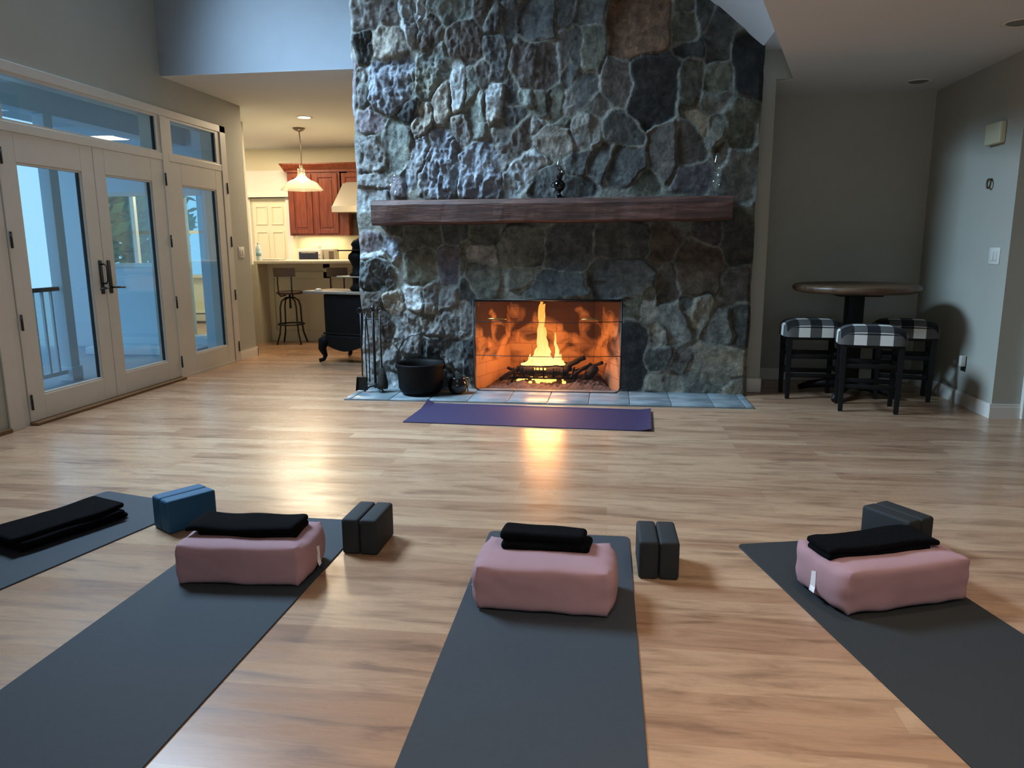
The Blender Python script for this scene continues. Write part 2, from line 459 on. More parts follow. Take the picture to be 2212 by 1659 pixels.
# sloping cathedral ceiling
def slope_z(x): return 2.755 + (1.135 - x)*.815
b = MB()
xs = [1.135, -2.17]; zt = [slope_z(x) for x in xs]
vs = [(xs[0], -2.7, zt[0]), (xs[1], -2.7, zt[1]), (xs[1], 6.65, zt[1]), (xs[0], 6.65, zt[0])]
vs += [(x, y, z+.1) for x, y, z in vs]
b.add(vs, [(0, 1, 2, 3), (7, 6, 5, 4), (0, 4, 5, 1), (1, 5, 6, 2), (2, 6, 7, 3), (3, 7, 4, 0)])
b.box(1.135, 2.3, -2.7, 6.44, 2.755, 2.85)
b.box(-4.22, -2.17, -2.7, 6.77, zt[1], zt[1]+.1)
struct(b.build('ceiling_slope', M_ceil))

# high window in the left wall
b = MB()
b.box(-4.2, -4.12, 3.90, 3.97, 3.45, 5.0); b.box(-4.2, -4.12, 5.88, 5.95, 3.45, 5.0)
b.box(-4.2, -4.12, 3.97, 5.88, 3.45, 3.51); b.box(-4.2, -4.12, 3.97, 5.88, 4.94, 5.0)
w = struct(b.build('window_3', M_white)); MB().box(-4.215, -4.21, 3.9, 5.95, 3.45, 5.0).build('pane', M_glass, w)
b = MB(); b.box(-2.6, 2.2, -2.78, -2.72, .5, .57); b.box(-2.6, 2.2, -2.78, -2.72, 2.13, 2.2)
for x in (-2.6, -1.04, .56, 2.13): b.box(x, x+.07, -2.78, -2.72, .5, 2.2)
w = struct(b.build('window_added', M_white)); MB().box(-2.6, 2.2, -2.755, -2.745, .5, 2.2).build('pane', M_glass, w)  # unseen window, added to hold the fill light

# ---- french doors and casing (assembly in the X=-4.1 wall)
XF = -4.085
trm = empty('trim_1'); struct(trm)
b = MB()
b.box(-4.1, XF, 4.47, 4.60, 0, 2.50); b.box(-4.1, XF, 7.62, 7.735, 0, 2.50); b.box(-4.1, XF, 4.47, 7.735, 2.43, 2.50)
b.box(-4.11, XF-.001, 6.56, 6.66, 0, 2.43)                       # mullion casing
b.box(-4.10, XF-.002, 4.60, 6.56, 2.035, 2.10); b.box(-4.10, XF-.002, 6.66, 7.62, 2.035, 2.10)
b.build('casing', M_trim, trm, .004)
b = MB()
for (a, c) in ((4.55, 4.66), (6.57, 6.65), (7.61, 7.68)): b.box(-4.30, -4.1, a, c, 0, 2.455)
b.box(-4.30, -4.1, 4.55, 7.68, 2.43, 2.455); b.box(-4.30, -4.1, 4.55, 7.68, 2.04, 2.095)
b.build('jamb', M_trim, trm)
b = MB(); b.box(-4.30, -4.04, 4.66, 6.57, .0, .022); b.build('sill', M_brown, trm, .006)
b = MB(); b.box(-4.30, -4.088, 6.65, 7.61, .0, .026); b.build('sill', M_trim, trm)
b = MB(); b.box(-4.1, -4.07, 3.2, 4.47, 0, .03); b.build('shoe_moulding', M_brown, trm, .005)

def door(name, y0, y1, gy0, gy1, hinge_y, handle=None):
    d = empty(name, (-4.1, (y0+y1)/2, 0)); struct(d)
    M = Matrix.Translation((4.1, -(y0+y1)/2, 0))
    xa, xb = -4.145, -4.092
    z0, z1, g0, g1 = .024, 2.035, .20, 1.835
    b = MB()
    b.box(xa, xb, y0, gy0, z0, z1, M); b.box(xa, xb, gy1, y1, z0, z1, M)
    b.box(xa, xb, gy0, gy1, z0, g0, M); b.box(xa, xb, gy0, gy1, g1, z1, M)
    b.build('door_leaf', M_trim, d, .003)
    b = MB(); s = .014
    b.box(xa+.008, xb-.006, gy0, gy0+s, g0, g1, M); b.box(xa+.008, xb-.006, gy1-s, gy1, g0, g1, M)
    b.box(xa+.008, xb-.006, gy0+s, gy1-s, g0, g0+s, M); b.box(xa+.008, xb-.006, gy0+s, gy1-s, g1-s, g1, M)
    b.build('glazing_bead', M_trim, d, .003)
    b = MB(); s2 = .02
    b.box(xa+.01, xa+.035, gy1-s2, gy1-s, g0+s, g1-s, M); b.build('gasket', M_hose, d)
    MB().box(-4.124, -4.118, gy0+s, gy1-s, g0+s, g1-s, M).build('glass_pane', M_glass, d)
    for z in (.16, .73, 1.30, 1.86):
        b = MB(); b.tube([(XF+.004, hinge_y, z-.05), (XF+.004, hinge_y, z+.05)], .008, 8, M)
        b.lathe([(0, z+.05), (.009, z+.053), (.006, z+.062), (0, z+.064)], 8, M, XF+.004, hinge_y)
        h = b.build('hinge', M_black, d)
    if handle:
        hy = handle
        b = MB(); b.rbox(-4.092, -4.082, hy-.02, hy+.02, .88, 1.15, .012, M); hb = b.build('handle_plate', M_black, d)
        b = MB(); sg = 1 if hy > (y0+y1)/2 else -1
        b.tube([(-4.082, hy, .93), (-4.035, hy, .93), (-4.03, hy-sg*.02, .93), (-4.032, hy-sg*.10, .925)], .008, 8, M)
        b.build('lever', M_black, hb)
        if sg > 0:
            b = MB(); b.tube([(-4.082, hy, 1.12), (-4.05, hy, 1.12), (-4.035, hy, 1.10), (-4.035, hy, .99), (-4.05, hy, .965), (-4.082, hy, .965)], .007, 8, M)
            b.build('pull', M_black, hb)
    return d
door('door_1', 4.665, 5.610, 4.815, 5.465, 4.68, 5.565)
door('door_2', 5.616, 6.565, 5.745, 6.37, 6.575, 5.665)
door('door_3', 6.66, 7.61, 6.85, 7.48, 7.70)
for nm, a, c in (('window_1', 4.66, 6.57), ('window_2', 6.65, 7.61)):
    b = MB(); e1 = .09
    b.box(-4.145, -4.095, a, a+e1, 2.095, 2.43); b.box(-4.145, -4.095, c-e1+.02, c, 2.095, 2.43)
    b.box(-4.145, -4.095, a+e1, c-e1+.02, 2.095, 2.115); b.box(-4.145, -4.095, a+e1, c-e1+.02, 2.41, 2.43)
    w = struct(b.build(nm, M_trim)); MB().box(-4.124, -4.118, a+e1, c-e1+.02, 2.115, 2.41).build('pane', M_glass, w)
    MB().box(-4.135, -4.11, c-e1+.012, c-e1+.02, 2.115, 2.41).build('gasket', M_hose, w)
b = MB(); basebd(b, -4.1, -4.085, 7.735, 8.145); basebd(b, -4.22, -4.085, 8.13, 8.145); struct(b.build('baseboard_left', M_white))

# ---- kitchen shell
b = MB(); b.box(-4.64, -4.59, 8.13, 9.15, 0, ZK)
struct(b.build('wall_kitchen_left', M_wall))
# facade of the wing (porch side): wall X -8.9..-4.6 at Y 9.10 with glass door and window
b = MB()
for (a, c, z0, z1) in ((-7.15, -6.60, 0, ZK), (-6.60, -5.82, 0, 1.0), (-6.60, -5.82, 1.95, ZK), (-5.82, -5.48, 0, ZK), (-5.48, -5.14, 1.98, ZK), (-5.14, -4.64, 0, ZK)):
    b.box(a, c, 9.10, 9.22, z0-.15 if z0 == 0 else z0, z1)
b.box(-4.64, -4.22, 8.02, 8.13, -.15, ZK)
struct(b.build('wall_wing', M_extw))
b = MB(); b.box(-7.15, -7.0, 11.7, 11.8, 0, ZK)
b.box(-7.0, -6.55, 11.7, 11.8, 0, .8); b.box(-7.0, -6.55, 11.7, 11.8, 2.1, ZK); b.box(-6.55, -1.6, 11.7, 11.8, 0, ZK)
b.box(-1.6, -.2, 11.7, 11.8, 0, .9); b.box(-1.6, -.2, 11.7, 11.8, 2.1, ZK); b.box(-.2, 1.4, 11.7, 11.8, 0, ZK)
b.box(-7.15, -7.05, 9.22, 9.6, 0, ZK); b.box(-7.15, -7.05, 11.3, 11.7, 0, ZK); b.box(-7.15, -7.05, 9.6, 11.3, 0, .9); b.box(-7.15, -7.05, 9.6, 11.3, 2.1, ZK)
struct(b.build('wall_kitchen_back', M_cream))
b = MB(); b.box(1.27, 1.4, 7.25, 11.8, 0, ZK); struct(b.build('wall_kitchen_right', M_wall))
for nm, a, c, z0 in (('window_6', -7.0, -6.55, .8), ('window_7', -1.6, -.2, .9)):
    b = MB(); b.box(a-.06, a+.02, 11.67, 11.72, z0-.06, 2.16); b.box(c-.02, c+.06, 11.67, 11.72, z0-.06, 2.16)
    b.box(a, c, 11.67, 11.72, 2.08, 2.16); b.box(a-.08, c+.08, 11.64, 11.72, z0-.05, z0); b.box(a, c, 11.68, 11.72, 1.47, 1.52)
    w = struct(b.build(nm, M_white)); MB().box(a, c, 11.74, 11.75, z0, 2.08).build('pane', M_glass, w)

w = MB(); w.box(-7.08, -7.02, 9.58, 9.66, .9, 2.1); w.box(-7.08, -7.02, 10.42, 10.48, .9, 2.1); w.box(-7.08, -7.02, 11.24, 11.32, .9, 2.1); w.box(-7.08, -7.02, 9.58, 11.32, 2.04, 2.12); w.box(-7.08, -7.02, 9.58, 11.32, .88, .94)
w = struct(w.build('window_5', M_white)); MB().box(-7.11, -7.10, 9.6, 11.3, .9, 2.1).build('pane', M_glass, w)
# ---- porch outside the glass doors
b = MB(); b.box(-9.0, -4.31, 2.0, 8.01, -.16, -.06); b.box(-9.0, -4.65, 8.01, 9.09, -.16, -.06); struct(b.build('floor_porch', M_deck))
b = MB(); b.box(-6.2, -4.31, 3.0, 8.02, 2.72, 2.775); b.box(-6.2, -4.65, 8.02, 9.09, 2.72, 2.775); b.box(-5.55, -5.35, 3.0, 9.10, 2.5, 2.72); struct(b.build('ceiling_porch', M_extw))
rl = empty('porch_railing', (-5.35, 6.0, -.06), 0, 'dark-topped porch railing with thin pale balusters outside the left glass door', 'railing')
b = MB(); b.rbox(-.03, .03, -2.4, .62, .90, .94, .01); b.build('top_rail', M_black, rl)
b = MB(); b.rbox(-.02, .02, -2.4, .62, .08, .12, .006); b.build('bottom_rail', M_extw, rl)
for i in range(26):
    y = -2.35 + i*.115
    MB().rbox(-.012, .012, y-.012, y+.012, .12, .90, .003).build('baluster', M_extw, rl)
ps = empty('porch_post', (-5.38, 6.72, -.06), 0, 'pale square porch post at the end of the railing', 'post')
MB().rbox(-.06, .06, -.06, .06, 0, 2.56, .008).build('shaft', M_extw, ps); MB().rbox(-.075, .075, -.075, .075, 0, .14, .008).build('plinth', M_extw, ps)
st = empty('porch_steps', (-5.75, 8.75, -.06), 0, 'pale blue painted step seen low through the middle glass door', 'steps')
MB().rbox(-.75, .75, -.35, .35, 0, .09, .006).build('lower_step', M_extw, st)
MB().rbox(-.75, .75, -.02, .35, .09, .18, .006).build('upper_step', M_extw, st)
wd = empty('door_5', (-5.31, 9.10, 0)); struct(wd)
b = MB()
b.box(-.17, -.12, -.02, .06, -.02, 1.98); b.box(.12, .17, -.02, .06, -.02, 1.98); b.box(-.12, .12, -.02, .06, 1.90, 1.98); b.box(-.12, .12, -.02, .06, -.02, .06)
b.build('door_frame', M_extw, wd); MB().box(-.12, .12, .015, .022, .06, 1.90).build('glass_pane', M_glass, wd)
ww = MB(); ww.box(-6.60, -6.55, 9.08, 9.16, 1, 1.95); ww.box(-5.87, -5.82, 9.08, 9.16, 1, 1.95); ww.box(-6.6, -5.82, 9.08, 9.16, 1, 1.05); ww.box(-6.6, -5.82, 9.08, 9.16, 1.9, 1.95)
ww = struct(ww.build('window_8', M_white)); MB().box(-6.55, -5.87, 9.12, 9.13, 1.05, 1.9).build('pane', M_glass, ww)
ht = empty('baseboard_heater', (-6.6, 11.66, 0), 0, 'white baseboard heater seen through the narrow right-hand glass door', 'heater')
MB().rbox(-.9, .9, -.06, .04, .03, .20, .01).build('cover', M_white, ht); MB().box(-.88, .88, -.064, -.058, .15, .165).build('louvre', M_hose, ht)

def make_tree(loc, h, r, label, seed):
    rnd = random.Random(seed)
    t = empty('tree', loc, 0, label, 'tree', 'trees beyond the porch')
    MB().tube([(0, 0, 0), (.1, .05, h*.4), (-.05, .1, h*.8)], [.16, .12, .05], 8).build('trunk', M_bark, t)
    b = MB()
    for i in range(1500):
        d = Vector((rnd.gauss(0, 1), rnd.gauss(0, 1), rnd.gauss(0, 1))).normalized() * (rnd.random()**.4) * r
        c = Vector((d.x, d.y, h*.62 + d.z*1.25)); s = rnd.uniform(.10, .2)
        u = Vector((rnd.gauss(0, 1), rnd.gauss(0, 1), rnd.gauss(0, 1))).normalized(); v = u.orthogonal().normalized(); w2 = u.cross(v)
        b.add([c-v*s, c+w2*s*.5, c+v*s, c-w2*s*.5], [(0, 1, 2, 3)])
    b.build('foliage', M_leaf, t)
make_tree((-9.7, 14.2, -.8), 4.6, 1.25, 'green leafy tree beyond the porch, behind the wing window', 1)
make_tree((-2.6, 15.0, -.8), 4.4, 1.5, 'green leafy tree outside the back kitchen window', 2)
b = MB(); b.box(-30, 20, -10, 40, -1.1, -.9); g = struct(b.build('ground', simple('pale_ground', '#A3B0B2', .9, noise=.15)))
g['kind'] = 'structure'

# ================================================================== STONE FIREPLACE
FP = empty('stone_fireplace', (-.52, 6.3, 0), 0, 'tall rough fieldstone fireplace and chimney with a lit firebox', 'fireplace')
FM = Matrix.Translation((.52, -6.3, 0))
PAL = {k: np.array(lin(v)[:3]) for k, v in {'g': '8A8C88', 'd': '5E6260', 'k': '404244', 'b': '8C98A8', 'l': 'B0BCBE', 't': 'A8A08C', 'r': '85562A', 'o': '70705A', 'n': '6E655C', 'p': '6A6470', 'm': '8C8088', 'e': '7E8A80', 's': '56605F', 'w': '7A6650'}.items()}
S = [s.split(',') for s in """-2.030,3.111,0.114,0.138,0,g,1;-1.807,3.136,0.081,0.122,0,n,1;-1.677,3.075,0.065,0.170,0,l,2;-1.569,3.102,0.049,0.162,-15,l,2;-1.316,3.129,0.183,0.105,0,e,0.8;-1.489,2.937,0.061,0.183,-10,n,1.5;
-2.057,2.867,0.081,0.142,0,s,2;-1.832,2.869,0.134,0.154,0,t,1;-1.202,2.884,0.134,0.183,0,n,1.3;-1.063,3.104,0.073,0.122,0,n,1.2;-1.828,2.571,0.187,0.243,10,b,2;-2.064,2.615,0.041,0.053,0,g,1;
-2.062,2.483,0.041,0.073,0,g,1;-1.484,2.664,0.122,0.178,-15,e,1.6;-1.270,2.553,0.061,0.183,5,l,1;-1.170,2.517,0.053,0.154,0,e,1;-1.069,2.621,0.073,0.089,0,n,1;-1.420,2.410,0.057,0.154,0,t,1;
-2.140,2.621,0.037,0.162,0,m,0.6;-0.965,2.724,0.081,0.195,0,d,1.5;-0.962,3.010,0.081,0.101,0,d,1.4;-0.864,3.068,0.057,0.162,0,d,1;-0.605,3.005,0.162,0.162,0,d,0.5;-0.642,2.684,0.183,0.203,0,n,1;
-0.408,2.780,0.041,0.154,0,g,0.7;-0.320,2.822,0.053,0.183,0,d,0.6;-0.187,2.772,0.105,0.203,0,o,0.5;-0.191,3.056,0.122,0.097,0,d,0.5;-0.384,3.047,0.081,0.122,0,d,0.5;-0.964,2.421,0.069,0.170,-5,l,1.5;
-0.736,2.440,0.069,0.057,0,e,1.2;-0.465,2.360,0.073,0.142,0,o,0.8;-0.585,2.321,0.057,0.122,0,o,0.8;-0.354,2.569,0.061,0.081,0,d,1;-0.231,2.495,0.089,0.105,0,d,0.6;-0.368,2.379,0.041,0.101,0,g,0.8;
-0.831,2.471,0.065,0.122,0,d,1;-1.704,2.370,0.081,0.138,-15,k,1.4;-2.014,2.279,0.097,0.114,0,m,1;-2.037,2.034,0.105,0.154,0,g,1.4;-1.771,2.050,0.130,0.219,0,e,0.7;-1.565,2.268,0.069,0.122,-30,t,2;
-1.642,1.943,0.081,0.235,-35,b,1;-1.420,1.920,0.146,0.268,-12,b,2;-1.227,2.156,0.073,0.138,0,g,1.4;-1.120,2.289,0.073,0.170,0,e,1;-2.014,1.799,0.122,0.061,0,g,1;-2.053,1.654,0.118,0.073,0,l,0.6;
-1.813,1.765,0.053,0.105,0,m,0.8;-1.087,1.865,0.170,0.211,0,b,1.6;-0.722,1.844,0.105,0.187,-45,l,1.3;-0.553,1.767,0.097,0.122,0,d,0.8;-0.475,2.102,0.170,0.105,0,t,0.8;-0.737,2.108,0.089,0.146,0,n,1.3;
-0.832,2.274,0.081,0.097,0,d,1;-0.910,2.112,0.049,0.105,0,g,1;-0.257,2.126,0.065,0.130,0,g,1.2;-0.144,2.102,0.045,0.105,0,g,1.4;-0.273,1.898,0.089,0.114,0,d,1.2;-0.085,1.913,0.105,0.146,-20,d,0.8;
-0.278,1.726,0.122,0.081,0,d,0.8;-0.604,2.214,0.065,0.089,-20,g,1.2;-0.404,2.237,0.065,0.089,0,o,0.8;-0.899,1.947,0.032,0.073,0,g,1;0.190,2.918,0.243,0.260,0,r,0.6;0.515,3.055,0.089,0.073,0,o,0.4;
0.528,2.900,0.105,0.146,0,o,0.4;0.554,2.757,0.114,0.073,0,k,0.4;0.783,2.836,0.110,0.170,0,d,0.3;1.020,2.568,0.122,0.235,0,k,0.3;0.288,2.464,0.195,0.284,0,k,0.5;0.007,2.515,0.130,0.178,0,n,0.5;
0.582,2.479,0.081,0.203,0,o,0.6;0.815,2.523,0.105,0.114,0,o,0.6;0.787,2.345,0.122,0.081,0,g,0.5;0.982,2.190,0.122,0.187,0,o,0.6;0.661,2.209,0.065,0.162,35,t,0.6;0.589,2.024,0.122,0.154,0,n,0.6;
0.391,1.968,0.105,0.235,0,n,0.6;0.080,2.178,0.162,0.138,-10,d,0.6;0.087,1.880,0.170,0.146,0,d,0.6;0.598,1.784,0.154,0.105,0,p,0.4;0.868,1.965,0.053,0.110,0,w,0.6;1.002,1.784,0.142,0.187,0,g,0.4;
0.265,1.743,0.105,0.089,0,o,0.5;0.671,3.001,0.065,0.138,0,d,0.3;0.798,2.108,0.081,0.097,0,g,0.4;-0.100,2.360,0.089,0.073,0,n,0.7;-2.056,1.277,0.105,0.073,0,m,1;-2.011,1.174,0.130,0.032,0,l,1;
-2.026,1.003,0.138,0.146,0,s,2;-1.876,1.256,0.065,0.105,0,b,1.2;-1.843,1.373,0.065,0.065,0,o,0.6;-1.608,1.325,0.178,0.105,0,o,0.4;-1.313,1.357,0.101,0.081,0,s,0.4;-1.623,1.086,0.101,0.146,0,o,0.4;
-1.375,1.070,0.089,0.178,0,p,0.4;-1.245,1.152,0.037,0.154,0,o,0.3;-1.080,1.174,0.130,0.089,0,t,0.4;-1.086,1.359,0.138,0.089,0,o,0.4;-1.083,0.964,0.138,0.130,0,o,0.4;-1.213,0.869,0.065,0.105,0,s,0.4;
-1.688,0.832,0.073,0.089,0,l,1.4;-1.865,0.751,0.073,0.081,0,t,1.5;-2.107,0.778,0.114,0.089,0,n,1.5;-1.532,0.821,0.057,0.105,0,g,1.5;-1.385,0.801,0.097,0.097,0,g,1;-0.327,1.217,0.187,0.195,0,d,0.4;
-0.747,1.231,0.178,0.170,0,o,0.4;-0.465,0.921,0.260,0.105,0,s,0.4;0.088,1.290,0.211,0.114,0,d,0.4;0.095,0.972,0.276,0.154,0,d,0.4;0.417,1.232,0.114,0.146,0,w,0.4;0.483,0.938,0.081,0.154,-15,n,0.4;
0.725,1.051,0.203,0.195,0,w,0.5;0.746,0.721,0.081,0.146,0,t,1.6;0.780,1.334,0.089,0.081,0,p,0.4;1.006,1.277,0.122,0.195,0,d,0.4;1.013,0.904,0.122,0.138,20,n,0.5;0.165,0.757,0.105,0.097,0,o,0.6;
0.318,0.757,0.057,0.146,0,g,0.6;0.180,0.310,0.110,0.251,0,k,0.3;0.551,0.608,0.105,0.170,0,g,1;0.421,0.486,0.073,0.081,0,t,1.3;0.891,0.572,0.114,0.154,0,g,1;1.068,0.612,0.073,0.187,0,d,1;
0.897,0.269,0.227,0.178,0,t,0.6;0.411,0.313,0.097,0.097,0,d,0.8;0.441,0.107,0.146,0.073,0,t,0.7;0.642,0.285,0.081,0.105,-30,n,0.8;0.776,0.081,0.114,0.073,0,g,0.5;1.063,0.087,0.105,0.081,0,t,0.6;
-0.701,0.979,0.122,0.097,0,o,0.4;0.607,0.732,0.049,0.105,0,d,0.5;-1.535,0.555,0.089,0.097,0,g,2;-1.770,0.488,0.105,0.178,0,g,1.6;-1.956,0.556,0.041,0.105,0,n,1.5;-1.536,0.351,0.097,0.114,0,s,1.4;
-1.352,0.609,0.081,0.146,0,g,1.2;-1.242,0.622,0.053,0.162,0,g,1;-1.334,0.317,0.089,0.146,0,d,1.3;-1.207,0.278,0.049,0.187,0,k,1;-2.144,0.509,0.073,0.178,0,g,1;-1.900,0.256,0.081,0.114,0,g,1.4;
-1.901,0.089,0.065,0.097,0,l,1;-2.136,0.181,0.081,0.138,0,g,1;-1.671,0.168,0.162,0.122,0,d,1;-1.401,0.089,0.162,0.081,0,d,1""".replace('\n', '').split(';')]
sx = np.array([float(s[0]) for s in S]); sz = np.array([float(s[1]) for s in S])
sa = np.array([float(s[2]) for s in S]); sb = np.array([float(s[3]) for s in S])
sr = np.array([math.radians(float(s[4])) for s in S]); sc = np.array([PAL[s[5]] for s in S]); sro = np.array([float(s[6]) for s in S])
rnd = np.random.RandomState(5)
# stones above the frame and on the chimney's sides
ex_x, ex_z = [], []
for z in np.arange(3.42, 5.6, .26):
    for x in np.arange(-2.1, 1.2, .30):
        ex_x.append(x + rnd.uniform(-.07, .07)); ex_z.append(z + rnd.uniform(-.06, .06))
k = len(ex_x)
sx = np.append(sx, ex_x); sz = np.append(sz, ex_z); sa = np.append(sa, rnd.uniform(.11, .17, k)); sb = np.append(sb, rnd.uniform(.12, .2, k))
sr = np.append(sr, rnd.uniform(-.4, .4, k)); sc = np.vstack([sc, np.array([PAL[q] for q in rnd.choice(list('gdnebs'), k)])]); sro = np.append(sro, rnd.uniform(.8, 1.5, k))
nst = len(sx)
tiltx = rnd.uniform(-.2, .2, nst); tiltz = rnd.uniform(-.18, .18, nst); lift = rnd.uniform(.006, .026, nst)
bright = rnd.uniform(.85, 1.15, nst)

def stone_field(x, z):
    """height (towards the room) and colour of the masonry at wall coordinates x, z"""
    x0, z0 = x, z
    wx = x + (fbm(x*6, z*6, 3, 4)-.46)*.10; wz = z + (fbm(x*6+40, z*6+9, 8, 4)-.46)*.10
    best = np.full(x.shape, 1e9); second = best.copy(); idx = np.zeros(x.shape, int)
    for i in range(nst):
        dx = wx - sx[i]; dz = wz - sz[i]
        c, s_ = math.cos(sr[i]), math.sin(sr[i])
        u = (dx*c + dz*s_)/sa[i]; v = (-dx*s_ + dz*c)/sb[i]
        d = (np.abs(u)**3.4 + np.abs(v)**3.4)**(1/3.4)
        d = (d - 1) * math.sqrt(sa[i]*sb[i])
        m = d < best
        second = np.where(m, best, np.minimum(second, d)); idx = np.where(m, i, idx); best = np.where(m, d, best)
    e = (second - best)
    mw = .003 + .012*fbm(x0*4, z0*4, 61, 2)
    t = np.clip((e - mw)/.014, 0, 1); t = t*t*(3-2*t); rd = np.clip(e/.05, 0, 1)**.5
    t2 = np.clip(1-best/.05, 0, 1)
    t = t*np.clip(t2*1.5, 0, 1)
    ro = sro[idx]
    sd = idx*7.31
    rid = 1-np.abs(2*fbm(x0*7+sd, z0*5.0+sd*.7, 21, 4)-.94)*2.2
    rid2 = fbm(x0*26+sd, z0*15, 5, 3)-.45
    facet = np.abs(((x0*(9+idx % 5)+z0*((idx % 7)-3)*1.6 + rid*1.2) % 1.0)-.5)
    cr = np.abs(2*fbm(x0*4.2+sd+.6*rid2, z0*2.6-sd, 33, 3)-.93); crag = np.clip(1-cr*3.2, 0, 1)**1.5
    ts = fbm(x0*8+sd+.5*rid2, z0*4.2+x0*2-sd, 43, 4)*7; tf = ts-np.floor(ts); terr = (np.floor(ts)+np.clip((tf-.35)/.3, 0, 1))/7-.46
    lr = np.clip((.1-x0)/1.2, .0, 1)                      # the courses left of centre are the roughest split stones
    h = lift[idx] + tiltx[idx]*(x0-sx[idx]) + tiltz[idx]*(z0-sz[idx]) + ro*(terr*.048 + rid*.006 + rid2*.016 + facet*.009 + crag*.014)*(.50+.85*lr)
    h = (h-.018)*(.7+.3*rd)+.018
    h = h*t + .017*(1-t) + (fbm(x0*30, z0*30, 77, 2)-.4)*.006*(1-t)
    pit = fbm(x0*12+sd, z0*12, 51, 3)
    base = sc[idx]; lum = base.mean(axis=-1, keepdims=True); warm = np.clip((x0+.6)/1.6, 0, 1)[..., None]; base = (lum + (base-lum)*.55)*.95; base = base*(1-warm*.42); base = base*(1-warm*np.array([0, .02, .14]))  # light falloff painted in: stones get darker and yellower towards the right
    col = base*(bright[idx]*(.62+.8*pit))[..., None]
    w = np.clip((fbm(x0*3.1, z0*3.1, 91, 3)-.5)*4, 0, .35)[..., None]
    col = col*(1-w) + col*np.array([1.15, 1.0, .75])*w
    mort = np.array(lin('#86867C')[:3])*(.8+.5*fbm(x0*20, z0*20, 31, 2))[..., None]*(1-.34*warm)  # mortar takes the same painted falloff to the right
    tt = t[..., None]
    col = mort*(1-tt) + col*tt
    return h, col

OX0, OX1, OZ1 = -1.155, .085, .785
def seg(a, c, step): n = max(1, int(round((c-a)/step))); return list(np.linspace(a, c, n+1)[:-1])
gx = seg(-2.165, OX0, .009) + seg(OX0, OX1, .010) + seg(OX1, 1.14, .010) + [1.14]
gz = seg(0, OZ1, .010) + seg(OZ1, 3.40, .010) + seg(3.40, 5.4, .04) + [5.4]
gx = np.array(gx); gz = np.array(gz)
XX, ZZ = np.meshgrid(gx, gz)
HH, CC = stone_field(XX, ZZ)
nx, nz = len(gx), len(gz)
Xw = XX.copy()
edge = (fbm(ZZ*3.3, ZZ*0+2, 14, 3)-.45)*.06
Xw += np.where(XX < -2.0, edge*np.clip((-2.0-XX)/.16, 0, 1), 0) + np.where(XX > 1.0, edge*.6*np.clip((XX-1.0)/.14, 0, 1), 0)
rnd_edge = np.clip(np.minimum(XX+2.165, 1.14-XX)/.03, 0, 1)
Yw = 6.3 - HH*(.25+.75*rnd_edge)
ztop = 2.755 + (1.135-XX)*.815
Zw = np.minimum(ZZ, ztop+.02)
vid = -np.ones((nz, nx), int)
verts = []; cols = []
inside = lambda i, j: (OX0-1e-4 < gx[j] and gx[j+1] < OX1+1e-4 and gz[i+1] < OZ1+1e-4)
faces = []
for i in range(nz):
    for j in range(nx):
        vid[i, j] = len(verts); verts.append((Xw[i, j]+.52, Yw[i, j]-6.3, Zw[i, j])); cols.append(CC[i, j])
for i in range(nz-1):
    for j in range(nx-1):
        if inside(i, j) or ZZ[i, j] > ztop[i, j]+.05: continue
        faces.append((vid[i, j], vid[i, j+1], vid[i+1, j+1], vid[i+1, j]))
# side faces of the chimney, with the same stones
for side, xe in ((0, -2.165), (1, 1.14)):
    ys = np.arange(0, .98, .03)
    zi = list(range(0, nz, 2))
    YY, Z2 = np.meshgrid(ys, gz[zi])
    hs, cs = stone_field(YY*1.0 + (-.9 if side else -1.9), Z2)
    base = len(verts)
    jj = 0 if side == 0 else nx-1
    for a, i in enumerate(zi):
        for c in range(len(ys)):
            f = min(1, c/3)
            px_ = Xw[i, jj]*(1-f) + (xe + (-.6*hs[a, c] if side == 0 else 0))*f
            py_ = Yw[i, jj] if c == 0 else 6.3 + ys[c]
            verts.append((px_+.52, py_-6.3, min(Z2[a, c], 2.755+(1.135-xe)*.815))); cols.append(cs[a, c])
    n2 = len(ys)
    for a in range(len(zi)-1):
        for c in range(n2-1):
            q = (base+a*n2+c, base+a*n2+c+1, base+(a+1)*n2+c+1, base+(a+1)*n2+c)
            faces.append(q if side else tuple(reversed(q)))
me = bpy.data.meshes.new('chimney_masonry'); me.from_pydata(verts, [], faces); me.update()
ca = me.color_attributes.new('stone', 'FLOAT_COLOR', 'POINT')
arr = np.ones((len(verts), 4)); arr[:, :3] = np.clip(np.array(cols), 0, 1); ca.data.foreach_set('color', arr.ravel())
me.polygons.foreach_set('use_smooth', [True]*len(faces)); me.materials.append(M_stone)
o = bpy.data.objects.new('chimney_masonry', me); COL.objects.link(o); o.parent = FP
# back of the chimney
MB().box(-2.14, 1.12, 7.25, 7.27, 0, ZK, FM).build('chimney_back', M_wall, FP)

